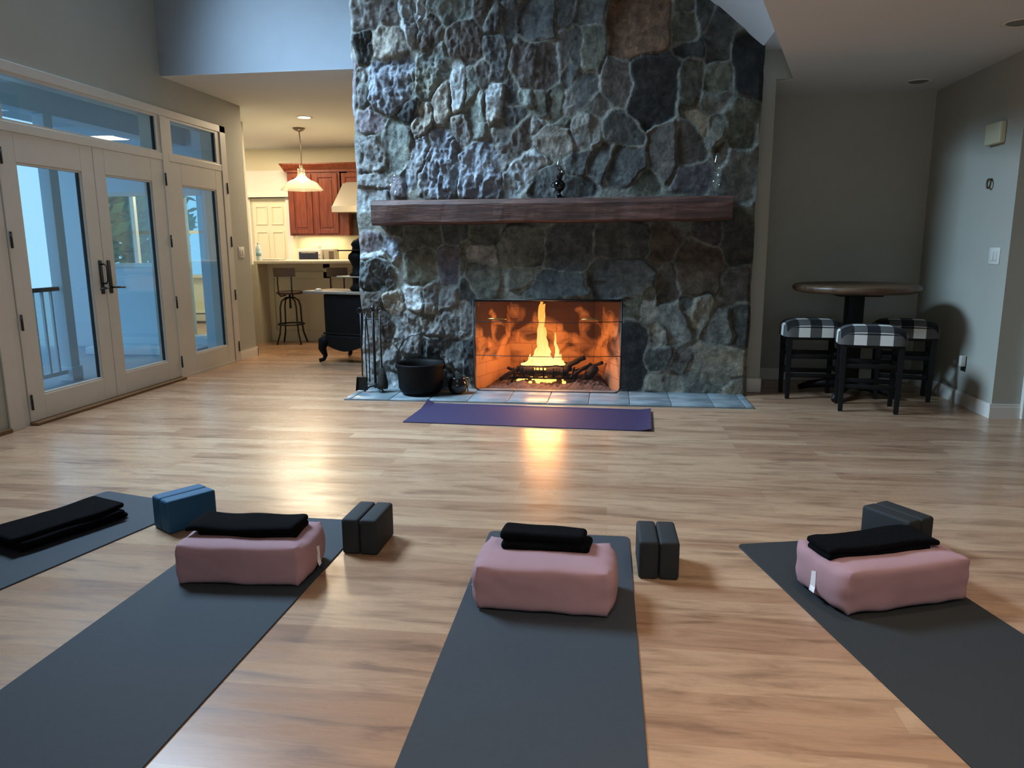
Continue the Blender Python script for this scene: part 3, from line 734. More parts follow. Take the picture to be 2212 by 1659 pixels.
# firebox : splayed brick walls, floor, back
def quad_uv(mb, pts):
    """adds a quad and uv in metres"""
    P = [FM @ Vector(p) for p in pts]
    o = len(mb.v); mb.v += [tuple(p) for p in P]; mb.f.append((o, o+1, o+2, o+3)); mb.sm.append(False)
    w_ = (P[1]-P[0]).length; h_ = (P[3]-P[0]).length
    off = len(mb.f)*.37
    mb.uv += [off, 0, off+w_, 0, off+w_, h_, off, h_]
fb = MB(); fb.uv = []
bx0, bx1, by, bz = -.93, -.14, 6.88, .95
quad_uv(fb, [(bx0, by, .0), (bx1, by, .0), (bx1, by, bz), (bx0, by, bz)])
quad_uv(fb, [(OX0, 6.288, 0), (bx0, by, 0), (bx0, by, bz), (OX0, 6.302, bz)])
quad_uv(fb, [(bx1, by, 0), (OX1, 6.288, 0), (OX1, 6.302, bz), (bx1, by, bz)])
quad_uv(fb, [(OX0, 6.2, .014), (OX1, 6.2, .014), (bx1, by, .014), (bx0, by, .014)])
quad_uv(fb, [(bx0, by, bz), (bx1, by, bz), (OX1, 6.302, bz), (OX0, 6.302, bz)])
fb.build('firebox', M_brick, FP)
b = MB(); b.box(OX0, OX1, 6.272, 6.33, OZ1-.006, OZ1+.004, FM); b.build('lintel', M_iron, FP)
# damper throat keeps the flue dark
# hearth tiles
b = MB(); x = -2.16; rows = ((5.76, 5.80), (5.806, 6.075), (6.081, 6.36))
edges = [-2.17, -2.11]
while edges[-1] < 1.0: edges.append(edges[-1]+.325)
edges[-1] = 1.05; edges.append(1.11)
b.box(-2.17, 1.11, 5.76, 6.36, .0, .010, FM)
for (y0, y1) in rows:
    for a, c in zip(edges[:-1], edges[1:]):
        b.rbox(a+.003, c-.003, y0, y1-.003, .008, .016, .003, FM, seg=1)
b.build('hearth', M_slate, FP)
# mantel beam
b = MB(); n = 60; vs = []; fs = []
prof = [(6.31, 1.43), (6.06, 1.43), (6.035, 1.445), (6.03, 1.58), (6.05, 1.615), (6.07, 1.62), (6.31, 1.62)]
for i in range(n+1):
    t = i/n; xx = -1.965 + t*2.885
    for q, (yy, zz) in enumerate(prof):
        wob = (mnoise.noise(Vector((xx*2.2, q*3.1, 0)))*.012 + mnoise.noise(Vector((xx*9, q*2.1, 5)))*.005)
        dz = (.016*t if q in (0, 1, 2) else 0) - (.008 if q in (0, 1, 2) else 0)*0
        vs.append((xx, yy + (wob if 0 < q < 6 else 0), zz + wob*.7*(1 if q < 4 else .25) + dz - (.008 if q < 3 else 0)))
m_ = len(prof)
for i in range(n):
    for q in range(m_):
        q2 = (q+1) % m_
        fs.append((i*m_+q, (i+1)*m_+q, (i+1)*m_+q2, i*m_+q2))
fs.append(tuple(range(m_))); fs.append(tuple(n*m_+q for q in reversed(range(m_))))
b.add(vs, fs, False, FM); b.build('mantel_beam', M_beam, FP)

# ---- fire
gt = empty('fire_grate', (-.58, 6.56, .014), 0, 'black iron grate holding the burning logs in the firebox', 'grate')
for i in range(7):
    x = -.26 + i*.087
    MB().tube([(x, -.13, .17), (x, -.13, .10), (x, -.10, .085), (x, .12, .085), (x, .14, .14)], .008, 6).build('bar', M_iron, gt)
b = MB()
for y in (-.1, .1): b.tube([(-.30, y, .075), (.30, y, .075)], .009, 6)
b.build('cross_bar', M_iron, gt)
for x in (-.27, .27):
    for y in (-.1, .1): MB().tube([(x, y, .075), (x+(.03 if x > 0 else -.03), y, 0.0)], .009, 6).build('leg', M_iron, gt)
logs = [((-.80, 6.52, .15), (-.36, 6.50, .145), .036, 'charred log lying across the front of the grate'),
        ((-.78, 6.62, .17), (-.34, 6.64, .16), .045, 'thick charred log at the back of the grate'),
        ((-.70, 6.55, .22), (-.45, 6.66, .21), .032, 'short glowing log laid on top of the pile'),
        ((-.40, 6.56, .17), (-.22, 6.62, .26), .024, 'thin twig of a log leaning up at the right of the flames'),
        ((-.24, 6.66, .05), (-.12, 6.48, .18), .04, 'broken charred log leaning on the right firebox wall'),
        ((-.34, 6.47, .10), (-.17, 6.60, .20), .017, 'thin burnt stick right of the grate, lowest of the two'),
        ((-.30, 6.63, .13), (-.06, 6.58, .22), .015, 'thin burnt stick right of the grate, crossing above the other'),
        ((-.98, 6.50, .06), (-.76, 6.58, .19), .018, 'thin burnt branch poking out at the left of the grate'),
        ((-.92, 6.62, .15), (-.72, 6.50, .13), .014, 'short burnt twig lying over the left end of the grate')]
for a, c, r, lb in logs:
    a = Vector(a); c = Vector(c); pts = []; rs = []
    for i in range(9):
        t = i/8; p = a.lerp(c, t); w_ = Vector((mnoise.noise(p*14), mnoise.noise(p*14+Vector((5, 5, 5))), mnoise.noise(p*14+Vector((9, 1, 4)))))*.012
        pts.append(p + w_ - a); rs.append(r*(1+.3*mnoise.noise(p*25)))
    o = MB().tube(pts, rs, 9).build('firewood_log', M_soot); o.location = a; tag(o, lb, 'log', None)
# embers and ash
b = MB(); vs = []; fs = []; nxx, nyy = 60, 24
for i in range(nxx+1):
    for j in range(nyy+1):
        x = -1.05 + i/nxx*1.02; y = 6.33 + j/nyy*.5
        xr = max(-1.13+(y-6.27)*.37, min(.06-(y-6.27)*.37, x*1.08+.05))
        e = min(1, min(i, nxx-i)/6, j/5+.0)
        z = .017 + e*(.035 + .03*mnoise.noise(Vector((x*5, y*5, 0))) + .03*mnoise.noise(Vector((x*18, y*18, 2))) + .022*mnoise.noise(Vector((x*45, y*45, 2))) + (.05 if x > -.35 else 0)*max(0, 1-abs(x+.15)/.2)*(j/nyy))
        vs.append((xr, y, max(.015, z)))
for i in range(nxx):
    for j in range(nyy): fs.append((i*(nyy+1)+j, (i+1)*(nyy+1)+j, (i+1)*(nyy+1)+j+1, i*(nyy+1)+j+1))
b.add(vs, fs, False); tag(b.build('ash_bed', M_ash), 'bed of grey ash and cinders under the fire grate', 'ash', None, 'stuff')
M_ember = emit('ember_glow', '#FFB050', 4)
b = MB()
rr = random.Random(3)
for i in range(60):
    x = rr.gauss(-.58, .10); y = rr.uniform(6.42, 6.66); s = rr.uniform(.008, .02)
    z = .055
    if i < 4: x, y, z, s = -.665+i*.032, 6.475, .165, .011
    b.rbox(x-s, x+s, y-s*.7, y+s*.7, z-s*.6, z+s*(1.2 if i < 4 else .8), s*.5, seg=1)
tag(b.build('embers', M_ember), 'glowing yellow embers under and behind the grate', 'embers', None, 'stuff')
fl = empty('fire_flames', (-.6, 6.56, 0), 0, 'tall yellow flame and smaller tongues burning on the logs', 'fire')
def tongue(cx, cy, z0, z1, rx, ry, seed, lean=0.0, pw=.55, tip=.0):
    n = 26; k = 14; vs = []; fs = []
    for i in range(n+1):
        t = i/n
        w_ = (1-t)**pw*(.62+.38*math.sin(PI*min(1, t*1.3+.35)))
        w_ *= 1 + .13*math.sin(t*15+seed) + .07*math.sin(t*31+seed*3)
        ox = lean*t + .010*math.sin(t*6+seed)*t + .006*math.sin(t*17+seed*2)*t
        for q in range(k):
            a = 2*PI*q/k
            r_ = 1+.14*math.sin(3*a+seed+t*5)
            dz = .03*math.sin(2*a+seed)*t*t
            vs.append((cx+ox+rx*w_*r_*math.cos(a), cy+ry*w_*r_*math.sin(a), z0+(z1-z0)*t+dz*(1 if i < n else 0)))
    for i in range(n):
        for q in range(k): fs.append((i*k+q, i*k+(q+1) % k, (i+1)*k+(q+1) % k, (i+1)*k+q))
    fs.append(tuple(range(k-1, -1, -1)))
    return MB().add(vs, fs, True).build('flame', M_flame, fl)
tongue(.0, 0, .19, .735, .060, .05, 1, .0, .16)
tongue(-.012, .01, .60, .775, .028, .02, 1.6, .005, .6)
tongue(.005, .01, .19, .52, .085, .06, 2.4, .0, .5)
tongue(-.07, .0, .19, .37, .06, .05, 3.1, .03, .6)
tongue(.06, .02, .19, .38, .055, .05, 4.0, -.02, .6)
tongue(-.14, -.01, .19, .27, .055, .04, 5.0, .04, .8)
tongue(.135, .0, .20, .47, .036, .03, 6.0, -.015, .6)
tongue(.17, .02, .19, .27, .035, .03, 7.0, .0, .8)
tongue(-.01, .03, .19, .31, .14, .05, 8.0, .0, .5)
# fire screen
fs_ = empty('fire_screen', (-.532, 6.215, .016), 0, 'black-framed mesh spark screen with brass handles before the fire', 'fire screen')
W_, H_ = .625, .782
def rrect(w, h, r, n=6):
    pts = [(-w, 0, h)]
    for i in range(n+1): a = PI + (PI/2)*i/n; pts.append((-w+r+r*math.cos(a), -.012*i/n, r+r*math.sin(a)))
    for i in range(n+1): a = 1.5*PI + (PI/2)*i/n; pts.append((w-r+r*math.cos(a), -.012*(n-i)/n, r+r*math.sin(a)))
    pts.append((w, 0, h)); return pts
b = MB(); b.tube(rrect(W_, H_, .06), .0075, 8); b.tube([(-W_, 0, H_), (W_, 0, H_)], .0075, 8); b.build('frame', M_black, fs_)
b = MB(); b.box(-W_, W_, -.002, .0, .012, H_); mp_ = b.build('mesh_panel', M_screen, fs_)
for z in (.60, .31): MB().tube([(-W_, -.006, z), (-.3, -.008, z-.006), (.2, -.006, z-.008), (W_, -.006, z+.006)], .0032, 6).build('wire', M_black, mp_)
for x in (-.42, .37): MB().tube([(x-.075, -.01, .622), (x-.07, -.03, .624), (x+.07, -.03, .624), (x+.075, -.01, .622)], .007, 8).build('handle', M_brass, fs_)

# ---- lamps on the mantel
def oil_lamp(x, y, dark, label):
    t = empty('oil_lamp', (x, y, 1.622), 0, label, 'lamp')
    s = 1.0 if dark else .92
    mb_ = M_chrome if dark else M_clear
    MB().lathe([(0, 0), (.045*s, 0), (.046*s, .006), (.03*s, .014), (.012*s, .03), (.011*s, .045), (.03*s, .06), (.045*s, .085), (.046*s, .11), (.03*s, .135), (.016*s, .145), (0, .146)], 20).build('font', mb_, t)
    bn = MB().lathe([(0, .146), (.018*s, .146), (.022*s, .155), (.02*s, .175), (.026*s, .18), (.026*s, .186), (.005, .188), (0, .188)], 16).build('burner', M_chrome if dark else M_clear, t)
    ch = [(.022*s, .186), (.03*s, .21), (.034*s, .235), (.028*s, .265), (.018*s, .30), (.017*s, .345*s), (.019*s, .352*s)]
    ch2 = [(r-.002, z) for r, z in reversed(ch)]
    MB().lathe(ch + ch2, 20).build('chimney_glass', M_clear, t)
    if dark: MB().tube([(-.02, 0, .165), (-.035, 0, .165)], .003, 6).build('wick_knob', M_chrome, bn); MB().tube([(-.04, 0, .12), (-.062, 0, .115), (-.066, 0, .09), (-.044, 0, .082)], .004, 6).build('handle', M_chrome, t)
    return t
oil_lamp(-1.80, 6.13, False, 'clear glass oil lamp at the left end of the mantel')
oil_lamp(-.425, 6.13, True, 'dark metal oil lamp with a glass chimney, middle of the mantel')
oil_lamp(.80, 6.13, False, 'clear glass oil lamp at the right end of the mantel')

# ---- fireside tools
sd = empty('fire_tool_stand', (-2.0, 6.08, .016), 0, 'black iron stand for fireside tools on the left of the hearth', 'tool stand')
b = MB(); b.tube([(0, 0, .03), (0, 0, .70)], .012, 8); b.lathe([(0, .69), (.018, .70), (.02, .72), (.01, .74), (0, .745)], 10); b.build('pole', M_black, sd)
for a in (-150, -30, 90): MB().tube([(0, 0, .05), (.05*math.cos(R(a)), .05*math.sin(R(a)), .045), (.10*math.cos(R(a)), .10*math.sin(R(a)), .006)], .007, 6).build('foot', M_black, sd)
MB().tube([(-.07, -.03, .62), (0, 0, .63), (.08, -.03, .62)], .006, 6).build('tool_hook', M_black, sd)
MB().tube([(-.07, -.06, .08), (-.03, -.09, .08), (.04, -.08, .08), (.09, -.05, .08)], .005, 6).build('rest_ring', M_black, sd)
def ring_handle(mb, z=.66):
    mb.tube([(.022*math.sin(2*PI*i/10), 0, z+.024-.024*math.cos(2*PI*i/10)) for i in range(10)], .004, 6, closed=True)
sh = empty('ash_shovel', (-2.10, 6.04, .03), 0, 'black iron ash shovel hanging from the tool stand', 'fireside tool', 'fireside tools on the stand')
b = MB(); b.tube([(0, 0, .13), (.005, 0, .66)], .006, 8); ring_handle(b); b.build('shaft', M_black, sh)
b = MB(); b.add([(-.045, 0, .0), (.045, 0, 0), (.042, -.006, .13), (-.042, -.006, .13), (-.055, -.035, .0), (.055, -.035, 0), (.042, -.03, .12), (-.042, -.03, .12)], [(0, 1, 2, 3), (0, 3, 7, 4), (1, 5, 6, 2), (2, 6, 7, 3)]); b.build('blade', M_black, sh)
br = empty('hearth_brush', (-1.925, 6.04, .03), 0, 'dark bristled hearth brush hanging from the tool stand', 'fireside tool', 'fireside tools on the stand')
b = MB(); b.tube([(0, 0, .2), (-.004, 0, .66)], .0075, 8); ring_handle(b); b.build('shaft', M_black, br)
MB().lathe([(.045, .02), (.048, .06), (.035, .14), (.014, .20), (0, .205)], 14).build('bristles', simple('bristle', '#2A241C', .95, noise=.5, nscale=90, bump=.8, bscale=200), br)
pk = empty('fire_poker', (-1.985, 6.02, .03), 0, 'black iron fire poker hanging in the middle of the tool stand', 'fireside tool', 'fireside tools on the stand')
b = MB(); b.tube([(0, 0, .06), (0, 0, .67)], .0055, 8); ring_handle(b, .67); b.build('shaft', M_black, pk)
MB().tube([(0, 0, .06), (.004, 0, .03), (.022, 0, .05), (.03, 0, .075)], [.006, .006, .005, .002], 6).build('hook_tip', M_black, pk)
tg = empty('fire_tongs', (-2.045, 6.03, .03), 0, 'black iron fire tongs hanging beside the shovel', 'fireside tool', 'fireside tools on the stand')
b = MB(); b.tube([(-.012, 0, .08), (-.016, 0, .4), (-.004, 0, .6), (0, 0, .66)], .005, 6); b.tube([(.012, 0, .08), (.016, 0, .4), (.004, 0, .6), (0, 0, .66)], .005, 6); ring_handle(b); b.build('arms', M_black, tg)

pot = empty('iron_cauldron', (-1.585, 6.03, .016), 0, 'large black cast iron pot with a wire bail on the hearth', 'pot')
b = MB(); b.lathe([(0, .0), (.12, .0), (.165, .02), (.188, .06), (.195, .20), (.205, .245), (.212, .262), (.205, .268), (.192, .25), (.18, .2), (.17, .06), (0, .03)], 32); b.build('body', M_iron, pot)
b = MB(); pts = []
for i in range(17):
    a = PI*i/16; pts.append((-.205*math.cos(a), -.03*math.sin(a), .24+.27*math.sin(a)))
b.tube(pts, .0045, 6); b.build('bail_handle', simple('wire_steel', '#4A4A4A', .25, metal=.9), pot)
pb_ = [c for c in bpy.data.objects if c.parent == pot and c.name.startswith('body')][0]
for x in (-.205, .205): MB().rbox(x-.012, x+.012, -.015, .015, .215, .26, .005).build('lug', M_iron, pb_)
kt = empty('small_kettle', (-1.275, 6.06, .016), 0, 'small shiny black iron pot between the cauldron and the fire', 'pot')
MK = simple('glossy_iron', '#121212', .15, coat=.4)
MB().lathe([(0, 0), (.045, 0), (.07, .02), (.082, .06), (.078, .10), (.062, .125), (.068, .138), (.058, .14), (0, .12)], 24).build('body', MK, kt)
MB().tube([(-.02, -.0, .135), (-.05, -.01, .22), (-.085, -.01, .32)], .005, 6).build('long_handle', M_black, kt)
MB().tube([(.07, 0, .13), (.095, 0, .14), (.10, 0, .11), (.085, 0, .05), (.09, 0, .02)], .006, 6).build('brass_glint', M_brass, kt)  # brass strip standing in for the warm reflection down the pot's right side
# ================================================================== ALCOVE
tb = empty('pub_table', (1.985, 6.42, 0), 0, 'round dark wooden pub table on a black pedestal in the alcove', 'table')
MB().lathe([(0, .858), (.43, .858), (.468, .868), (.485, .888), (.485, .906), (.475, .918), (.46, .924), (0, .924)], 56).build('table_top', M_table, tb)
MB().rbox(-.062, .062, -.062, .062, .06, .845, .008).build('pedestal', M_seatleg, tb)
MB().rbox(-.17, .17, -.17, .17, .83, .858, .01).build('top_plate', M_seatleg, tb)
for k in range(4):
    b = MB(); M = Matrix.Rotation(PI/4+k*PI/2 + .25, 4, 'Z')
    b.tube([(.03, 0, .10), (.18, 0, .085), (.32, 0, .055), (.40, 0, .022)], [.045, .04, .032, .022], 8, M); b.build('foot', M_seatleg, tb)

def make_stool():
    t = empty('counter_stool', (0, 0, 0), 0)
    # saddle seat: closed pillow with check cloth
    A, B = .235, .165
    nu, nv = 26, 20; P = .088
    b = MB(); b.uv = []
    def top(x, y): # x,y in -1..1
        return .655 - .035*(1-x*x)*0 + .012*math.cos(x*PI/2) - .05*abs(y)**6 - .05*abs(x)**6 + .01*x*x
    def vert(i, j):
        x = -1+2*i/nu; y = -1+2*j/nv
        # rounded plan
        k = (abs(x)**8+abs(y)**8)**(1/8) if (x or y) else 1
        m = max(abs(x), abs(y)); f = (m/k) if k else 1
        return (A*x*f, B*y*f, top(x, y))
    for i in range(nu):
        for j in range(nv):
            q = [vert(i, j), vert(i+1, j), vert(i+1, j+1), vert(i, j+1)]
            o = len(b.v); b.v += q; b.f.append((o, o+1, o+2, o+3)); b.sm.append(True)
            for p in q: b.uv += [(p[0]+.045)/(2*P), (p[1]+B+.10)/(2*P)+.41]
    # skirt
    zb = .525
    def ring():
        L_ = [(i, 0) for i in range(nu)] + [(nu, j) for j in range(nv)] + [(i, nv) for i in range(nu, 0, -1)] + [(0, j) for j in range(nv, 0, -1)]
        return L_
    rg = ring()
    for a, c in zip(rg, rg[1:]+rg[:1]):
        pa, pc = vert(*a), vert(*c)
        q = [(pa[0]*1.012, pa[1]*1.012, zb), (pc[0]*1.012, pc[1]*1.012, zb), pc, pa]
        o = len(b.v); b.v += q; b.f.append((o, o+1, o+2, o+3)); b.sm.append(True)
        xs_ = abs(pa[0]-pc[0]) > abs(pa[1]-pc[1])
        for p in q:
            dz = .60-p[2]
            if xs_: b.uv += [(p[0]+.045)/(2*P), ((.10-dz)/(2*P) if pa[1] < 0 else (2*B+.1+dz)/(2*P))+.41]
            else: b.uv += [(A+.045+dz)/(2*P) if pa[0] > 0 else (-A+.045-dz)/(2*P), (p[1]+B+.10)/(2*P)+.41]
    o = b.build('seat', M_check, t)
    MB().rbox(-.215, .215, -.145, .145, .50, .53, .005).build('seat_rail', M_seatleg, t)
    for sx_ in (-1, 1):
        for sy in (-1, 1):
            b = MB(); p0 = Vector((sx_*.195, sy*.13, .52)); p1 = Vector((sx_*.19, sy*.145, 0))
            w = .021
            vs = [(p0.x+a*w, p0.y+c*w, p0.z) for a, c in ((-1, -1), (1, -1), (1, 1), (-1, 1))] + [(p1.x+a*w*.75, p1.y+c*w*.75, 0) for a, c in ((-1, -1), (1, -1), (1, 1), (-1, 1))]
            b.add(vs, [(0, 1, 2, 3), (7, 6, 5, 4), (0, 4, 5, 1), (1, 5, 6, 2), (2, 6, 7, 3), (3, 7, 4, 0)]); b.build('leg', M_seatleg, t, .003)
    for z in (.20, .36):
        for sy in (-1, 1): MB().rbox(-.185, .185, sy*.138-.009, sy*.138+.009, z-.018, z+.018, .003, seg=1).build('stretcher', M_seatleg, t)
    for z in (.24, .40):
        for sx_ in (-1, 1): MB().rbox(sx_*.19-.009, sx_*.19+.009, -.13, .13, z-.018, z+.018, .003, seg=1).build('stretcher', M_seatleg, t)
    return t
s1 = make_stool(); cs = [s1, copy_tree(s1), copy_tree(s1)]
for o, (x, y, rz, lb) in zip(cs, [(1.955, 5.875, -11, 'black and white checked stool nearest the camera, in front of the pub table'),
                                  (1.645, 6.345, -2, 'black and white checked stool at the left of the pub table'),
                                  (2.375, 6.36, -14, 'black and white checked stool at the right of the pub table, by the wall')]):
    o.location = (x, y, 0); o.scale = (1, 1, .97); o.rotation_euler = (0, 0, R(rz)); tag(o, lb, 'stool', 'checked counter stools round the pub table')

# right wall fittings (wall face X = 2.74)
sb = empty('door_chime', (2.74, 5.97, 2.02), 0, 'cream rectangular chime box high on the right wall', 'chime box')
MB().rbox(-.045, 0, -.11, .11, -.075, .075, .012).build('cover', simple('cream_plastic', '#C9C6A8', .5), sb)
rk = empty('wall_ring', (2.74, 5.99, 1.675), 0, 'small dark ring hook on the right wall above the switch plate', 'hook')
MB().tube([(0, 0, .03), (-.02, 0, .028)], .006, 6).build('peg', M_iron, rk)
MB().tube([(-.022, .026*math.sin(2*PI*i/16), -.002+.032*math.cos(2*PI*i/16)) for i in range(16)], .007, 8, closed=True).build('ring', simple('bronze', '#5A503A', .5, metal=.5), rk)
def switch_plate(x, y, z, face, label, w=.075, n=1):
    t = empty('light_switch', (x, y, z), 0, label, 'switch')
    s = -1 if face == '-x' else 1
    a, c = sorted((0, s*.006)); MB().rbox(a, c, -w, w, -.06, .06, .0025, seg=1).build('plate', M_plastic, t)
    for i in range(n):
        yy = (i-(n-1)/2)*.046; a, c = sorted((s*.006, s*.012)); MB().rbox(a, c, yy-.016, yy+.016, -.033, .033, .002, seg=1).build('rocker', M_white, t)
    return t
switch_plate(2.74, 5.83, 1.155, '-x', 'white double switch plate on the right wall', .075, 2)
switch_plate(-4.1, 7.93, 1.19, '+x', 'white double switch plate beside the glass doors, left wall end', .065, 2)
ol = empty('wall_outlet', (2.74, 6.12, .325), 0, 'dark wall outlet with a small plugged-in night light, low on the right wall', 'outlet')
MB().rbox(-.006, 0, -.037, .037, -.06, .06, .002, seg=1).build('plate', M_hose, ol)
MB().rbox(-.045, -.006, -.045, -.008, -.02, .065, .008).build('night_light', M_plastic, ol)
# recessed lights in the low ceiling (switched off)
for (x, y, lb) in ((2.42, 6.68, 'unlit recessed ceiling light above the pub table'), (2.37, 5.05, 'unlit recessed ceiling light at the right edge, nearer the camera')):
    t = empty('recessed_light', (x, y, ZS), 0, lb, 'ceiling light', 'unlit recessed lights in the low ceiling')
    MB().lathe([(.075, 0), (.10, 0), (.10, -.006), (.09, -.009), (.075, -.004), (.07, 0)], 28).build('trim_ring', M_white, t)
    MB().lathe([(0, -.001), (.074, -.001), (.074, -.004), (.05, -.012), (0, -.016)], 24).build('lens', simple('lens_off', '#6E6E6A', .4), t)

# ================================================================== KITCHEN
pn = empty('kitchen_peninsula', (-4.5, 9.48, 0), 0, 'sage panelled kitchen peninsula with a pale worktop', 'peninsula')
PM = Matrix.Translation((4.5, -9.48, 0))
b = MB(); b.box(-4.55, -2.3, 9.48, 9.56, 0, 1.03, PM)
# raised frame: stiles and rails leaving recessed panels
for x in (-4.55, -3.76, -2.96): b.box(x, x+.09, 9.45, 9.48, 0, 1.03, PM)
b.box(-4.46, -2.3, 9.45, 9.48, 0, .14, PM); b.box(-4.46, -2.3, 9.45, 9.48, .84, .92, PM); b.box(-4.46, -2.3, 9.45, 9.48, .97, 1.03, PM)
b.box(-4.55, -2.3, 9.56, 10.15, 0, .90, PM)
b.build('panelling', M_panel, pn)
b = MB(); b.box(-4.60, -4.53, 9.13, 9.48, 0, 1.03, PM); b.build('end_panel', M_panel, pn)
b = MB(); b.rbox(-4.585, -2.3, 9.16, 9.86, 1.03, 1.075, .012, PM); b.build('worktop', M_counter, pn)
for (x, lb) in ((-4.14, 'black metal swivel bar stool with a low back at the peninsula, left one'), (-3.42, 'black metal bar stool partly hidden behind the wood stove')):
    t = empty('bar_stool', (x, 9.22, 0), R(8 if x < -4 else 2), lb, 'stool', 'industrial bar stools at the peninsula')
    MW = simple('stool_wood', '#4A3C34', .5, noise=.2)
    MB().lathe([(0, .645), (.15, .645), (.165, .655), (.168, .672), (.15, .682), (0, .678)], 24).build('seat', MW, t)
    MB().tube([(0, 0, .645), (0, 0, .46)], .014, 8).build('screw', M_black, t)
    for k in range(4):
        a = PI/4+k*PI/2; c, s_ = math.cos(a), math.sin(a)
        MB().tube([(0, 0, .60), (.06*c, .06*s_, .598), (.12*c, .12*s_, .56), (.145*c, .145*s_, .48), (.15*c, .15*s_, .30), (.17*c, .17*s_, .14), (.22*c, .22*s_, 0)], .011, 7).build('leg', M_black, t)
    MB().tube([(.165*math.cos(2*PI*i/24), .165*math.sin(2*PI*i/24), .255) for i in range(24)], .011, 6, closed=True).build('foot_ring', M_black, t)
    for sx_ in (-1, 1):
        MB().tube([(sx_*.05, -.02, .63), (sx_*.075, -.14, .625), (sx_*.085, -.19, .66), (sx_*.088, -.20, .78), (sx_*.088, -.19, .985)], .009, 7).build('back_upright', M_black, t)
    b = MB(); n = 10
    vs = []; fs = []
    for i in range(n+1):
        q = -1+2*i/n; yy = -.185-.03*(1-q*q)
        vs += [(q*.135, yy-.008, .875), (q*.135, yy+.008, .875), (q*.135, yy+.008, .99), (q*.135, yy-.008, .99)]
    for i in range(n):
        for q in range(4): fs.append((i*4+q, i*4+(q+1) % 4, (i+1)*4+(q+1) % 4, (i+1)*4+q))
    fs += [(3, 2, 1, 0), (n*4, n*4+1, n*4+2, n*4+3)]
    b.add(vs, fs); b.build('backrest', MW, t)
bt = empty('water_bottle', (-4.54, 9.24, 1.075), 0, 'clear plastic water bottle at the left end of the worktop', 'bottle')
MB().lathe([(0, 0), (.03, 0), (.033, .01), (.031, .05), (.033, .1), (.033, .15), (.022, .185), (.012, .2), (.012, .215), (0, .215)], 16).build('body', simple('bottle_plastic', '#BFD4DC', .2), bt)
MB().lathe([(0, .214), (.014, .214), (.014, .232), (0, .233)], 12).build('cap', M_white, bt)
MB().lathe([(.034, .06), (.0345, .06), (.0345, .12), (.034, .12)], 16).build('wrap_label', simple('pale_blue_label', '#8FB4C6', .5), bt)
pl = empty('grey_tray', (-4.42, 9.42, 1.075), 0, 'thin grey tray lying on the worktop beside the water bottle', 'tray')
MB().rbox(-.12, .12, -.1, .1, 0, .014, .005).build('base', simple('tray_grey', '#9A9A94', .4), pl); MB().rbox(-.1, .1, -.08, .08, .010, .018, .003).build('liner', M_white, pl)
# back counter, cabinets
cb = empty('kitchen_base_cabinet', (-3.9, 11.4, 0), 0, 'white base cabinets under the back kitchen wall', 'cabinet')
CM = Matrix.Translation((3.9, -11.4, 0))
MB().box(-5.05, -2.0, 11.1, 11.69, 0, .89, CM).build('body', M_white, cb); MB().rbox(-5.07, -1.98, 11.07, 11.69, .89, .93, .006, CM).build('worktop', M_counter, cb)
uc = empty('kitchen_wall_cabinet', (-4.55, 11.5, 1.4), 0, 'reddish cherry wall cabinet with two tall doors and crown moulding', 'cabinet')
UM = Matrix.Translation((4.55, -11.5, -1.4))
MB().box(-5.03, -4.06, 11.36, 11.69, 1.42, 2.40, UM).build('body', M_cherry, uc)
MB().box(-4.18, -3.2, 11.36, 11.69, 2.02, 2.40, UM).build('over_hood_box', M_cherry, uc)
b = MB()
pr = [(11.34, 2.38), (11.34, 2.41), (11.30, 2.45), (11.27, 2.49), (11.27, 2.51), (11.69, 2.51), (11.69, 2.38)]
b.add([(-5.05+(.0 if i else 0), y, z) for i, (y, z) in enumerate(pr)] + [(-3.2, y, z) for (y, z) in pr], [tuple(range(7)), tuple(range(13, 6, -1))] + [(i, (i+1) % 7 + 0, (i+1) % 7 + 7, i+7) for i in range(7)], False, UM)
b.add([(-5.05, 11.34, 2.38), (-5.05, 11.69, 2.38), (-5.12, 11.69, 2.51), (-5.12, 11.27, 2.51), (-5.05, 11.27, 2.51), (-5.05, 11.69, 2.51)], [(0, 1, 2, 3), (0, 3, 4), (3, 2, 5, 4)], False, UM)
b.build('crown_moulding', M_cherry, uc)
def cab_door(x0, x1, z0, z1):
    b = MB(); y = 11.36; s = .065
    b.box(x0, x0+s, y-.022, y, z0, z1, UM); b.box(x1-s, x1, y-.022, y, z0, z1, UM); b.box(x0+s, x1-s, y-.022, y, z0, z0+s, UM); b.box(x0+s, x1-s, y-.022, y, z1-s, z1, UM)
    b.box(x0+s, x1-s, y-.008, y, z0+s, z1-s, UM)
    if z1-z0 > .5: b.box(x0+s+.03, x1-s-.03, y-.018, y-.008, z0+s+.03, z1-s-.03, UM)
    b.build('cabinet_door', M_cherry, uc, .004)
cab_door(-5.0, -4.64, 1.45, 2.36); cab_door(-4.59, -4.22, 1.45, 2.36); cab_door(-4.15, -3.75, 2.06, 2.36); cab_door(-3.7, -3.25, 2.06, 2.36)
hd = empty('range_hood', (-3.75, 11.4, 1.75), 0, 'pale steel range hood tapering upward under the cherry cabinets', 'range hood')
HM = Matrix.Translation((3.75, -11.4, -1.75))
b = MB(); vs = [(-4.20, 11.05, 1.85), (-3.3, 11.05, 1.85), (-3.3, 11.69, 1.85), (-4.20, 11.69, 1.85), (-4.12, 11.35, 2.22), (-3.38, 11.35, 2.22), (-3.38, 11.69, 2.22), (-4.12, 11.69, 2.22)]
b.add(vs, [(3, 2, 1, 0), (4, 5, 6, 7), (0, 1, 5, 4), (1, 2, 6, 5), (2, 3, 7, 6), (3, 0, 4, 7)], False, HM); b.build('canopy', M_steel, hd)
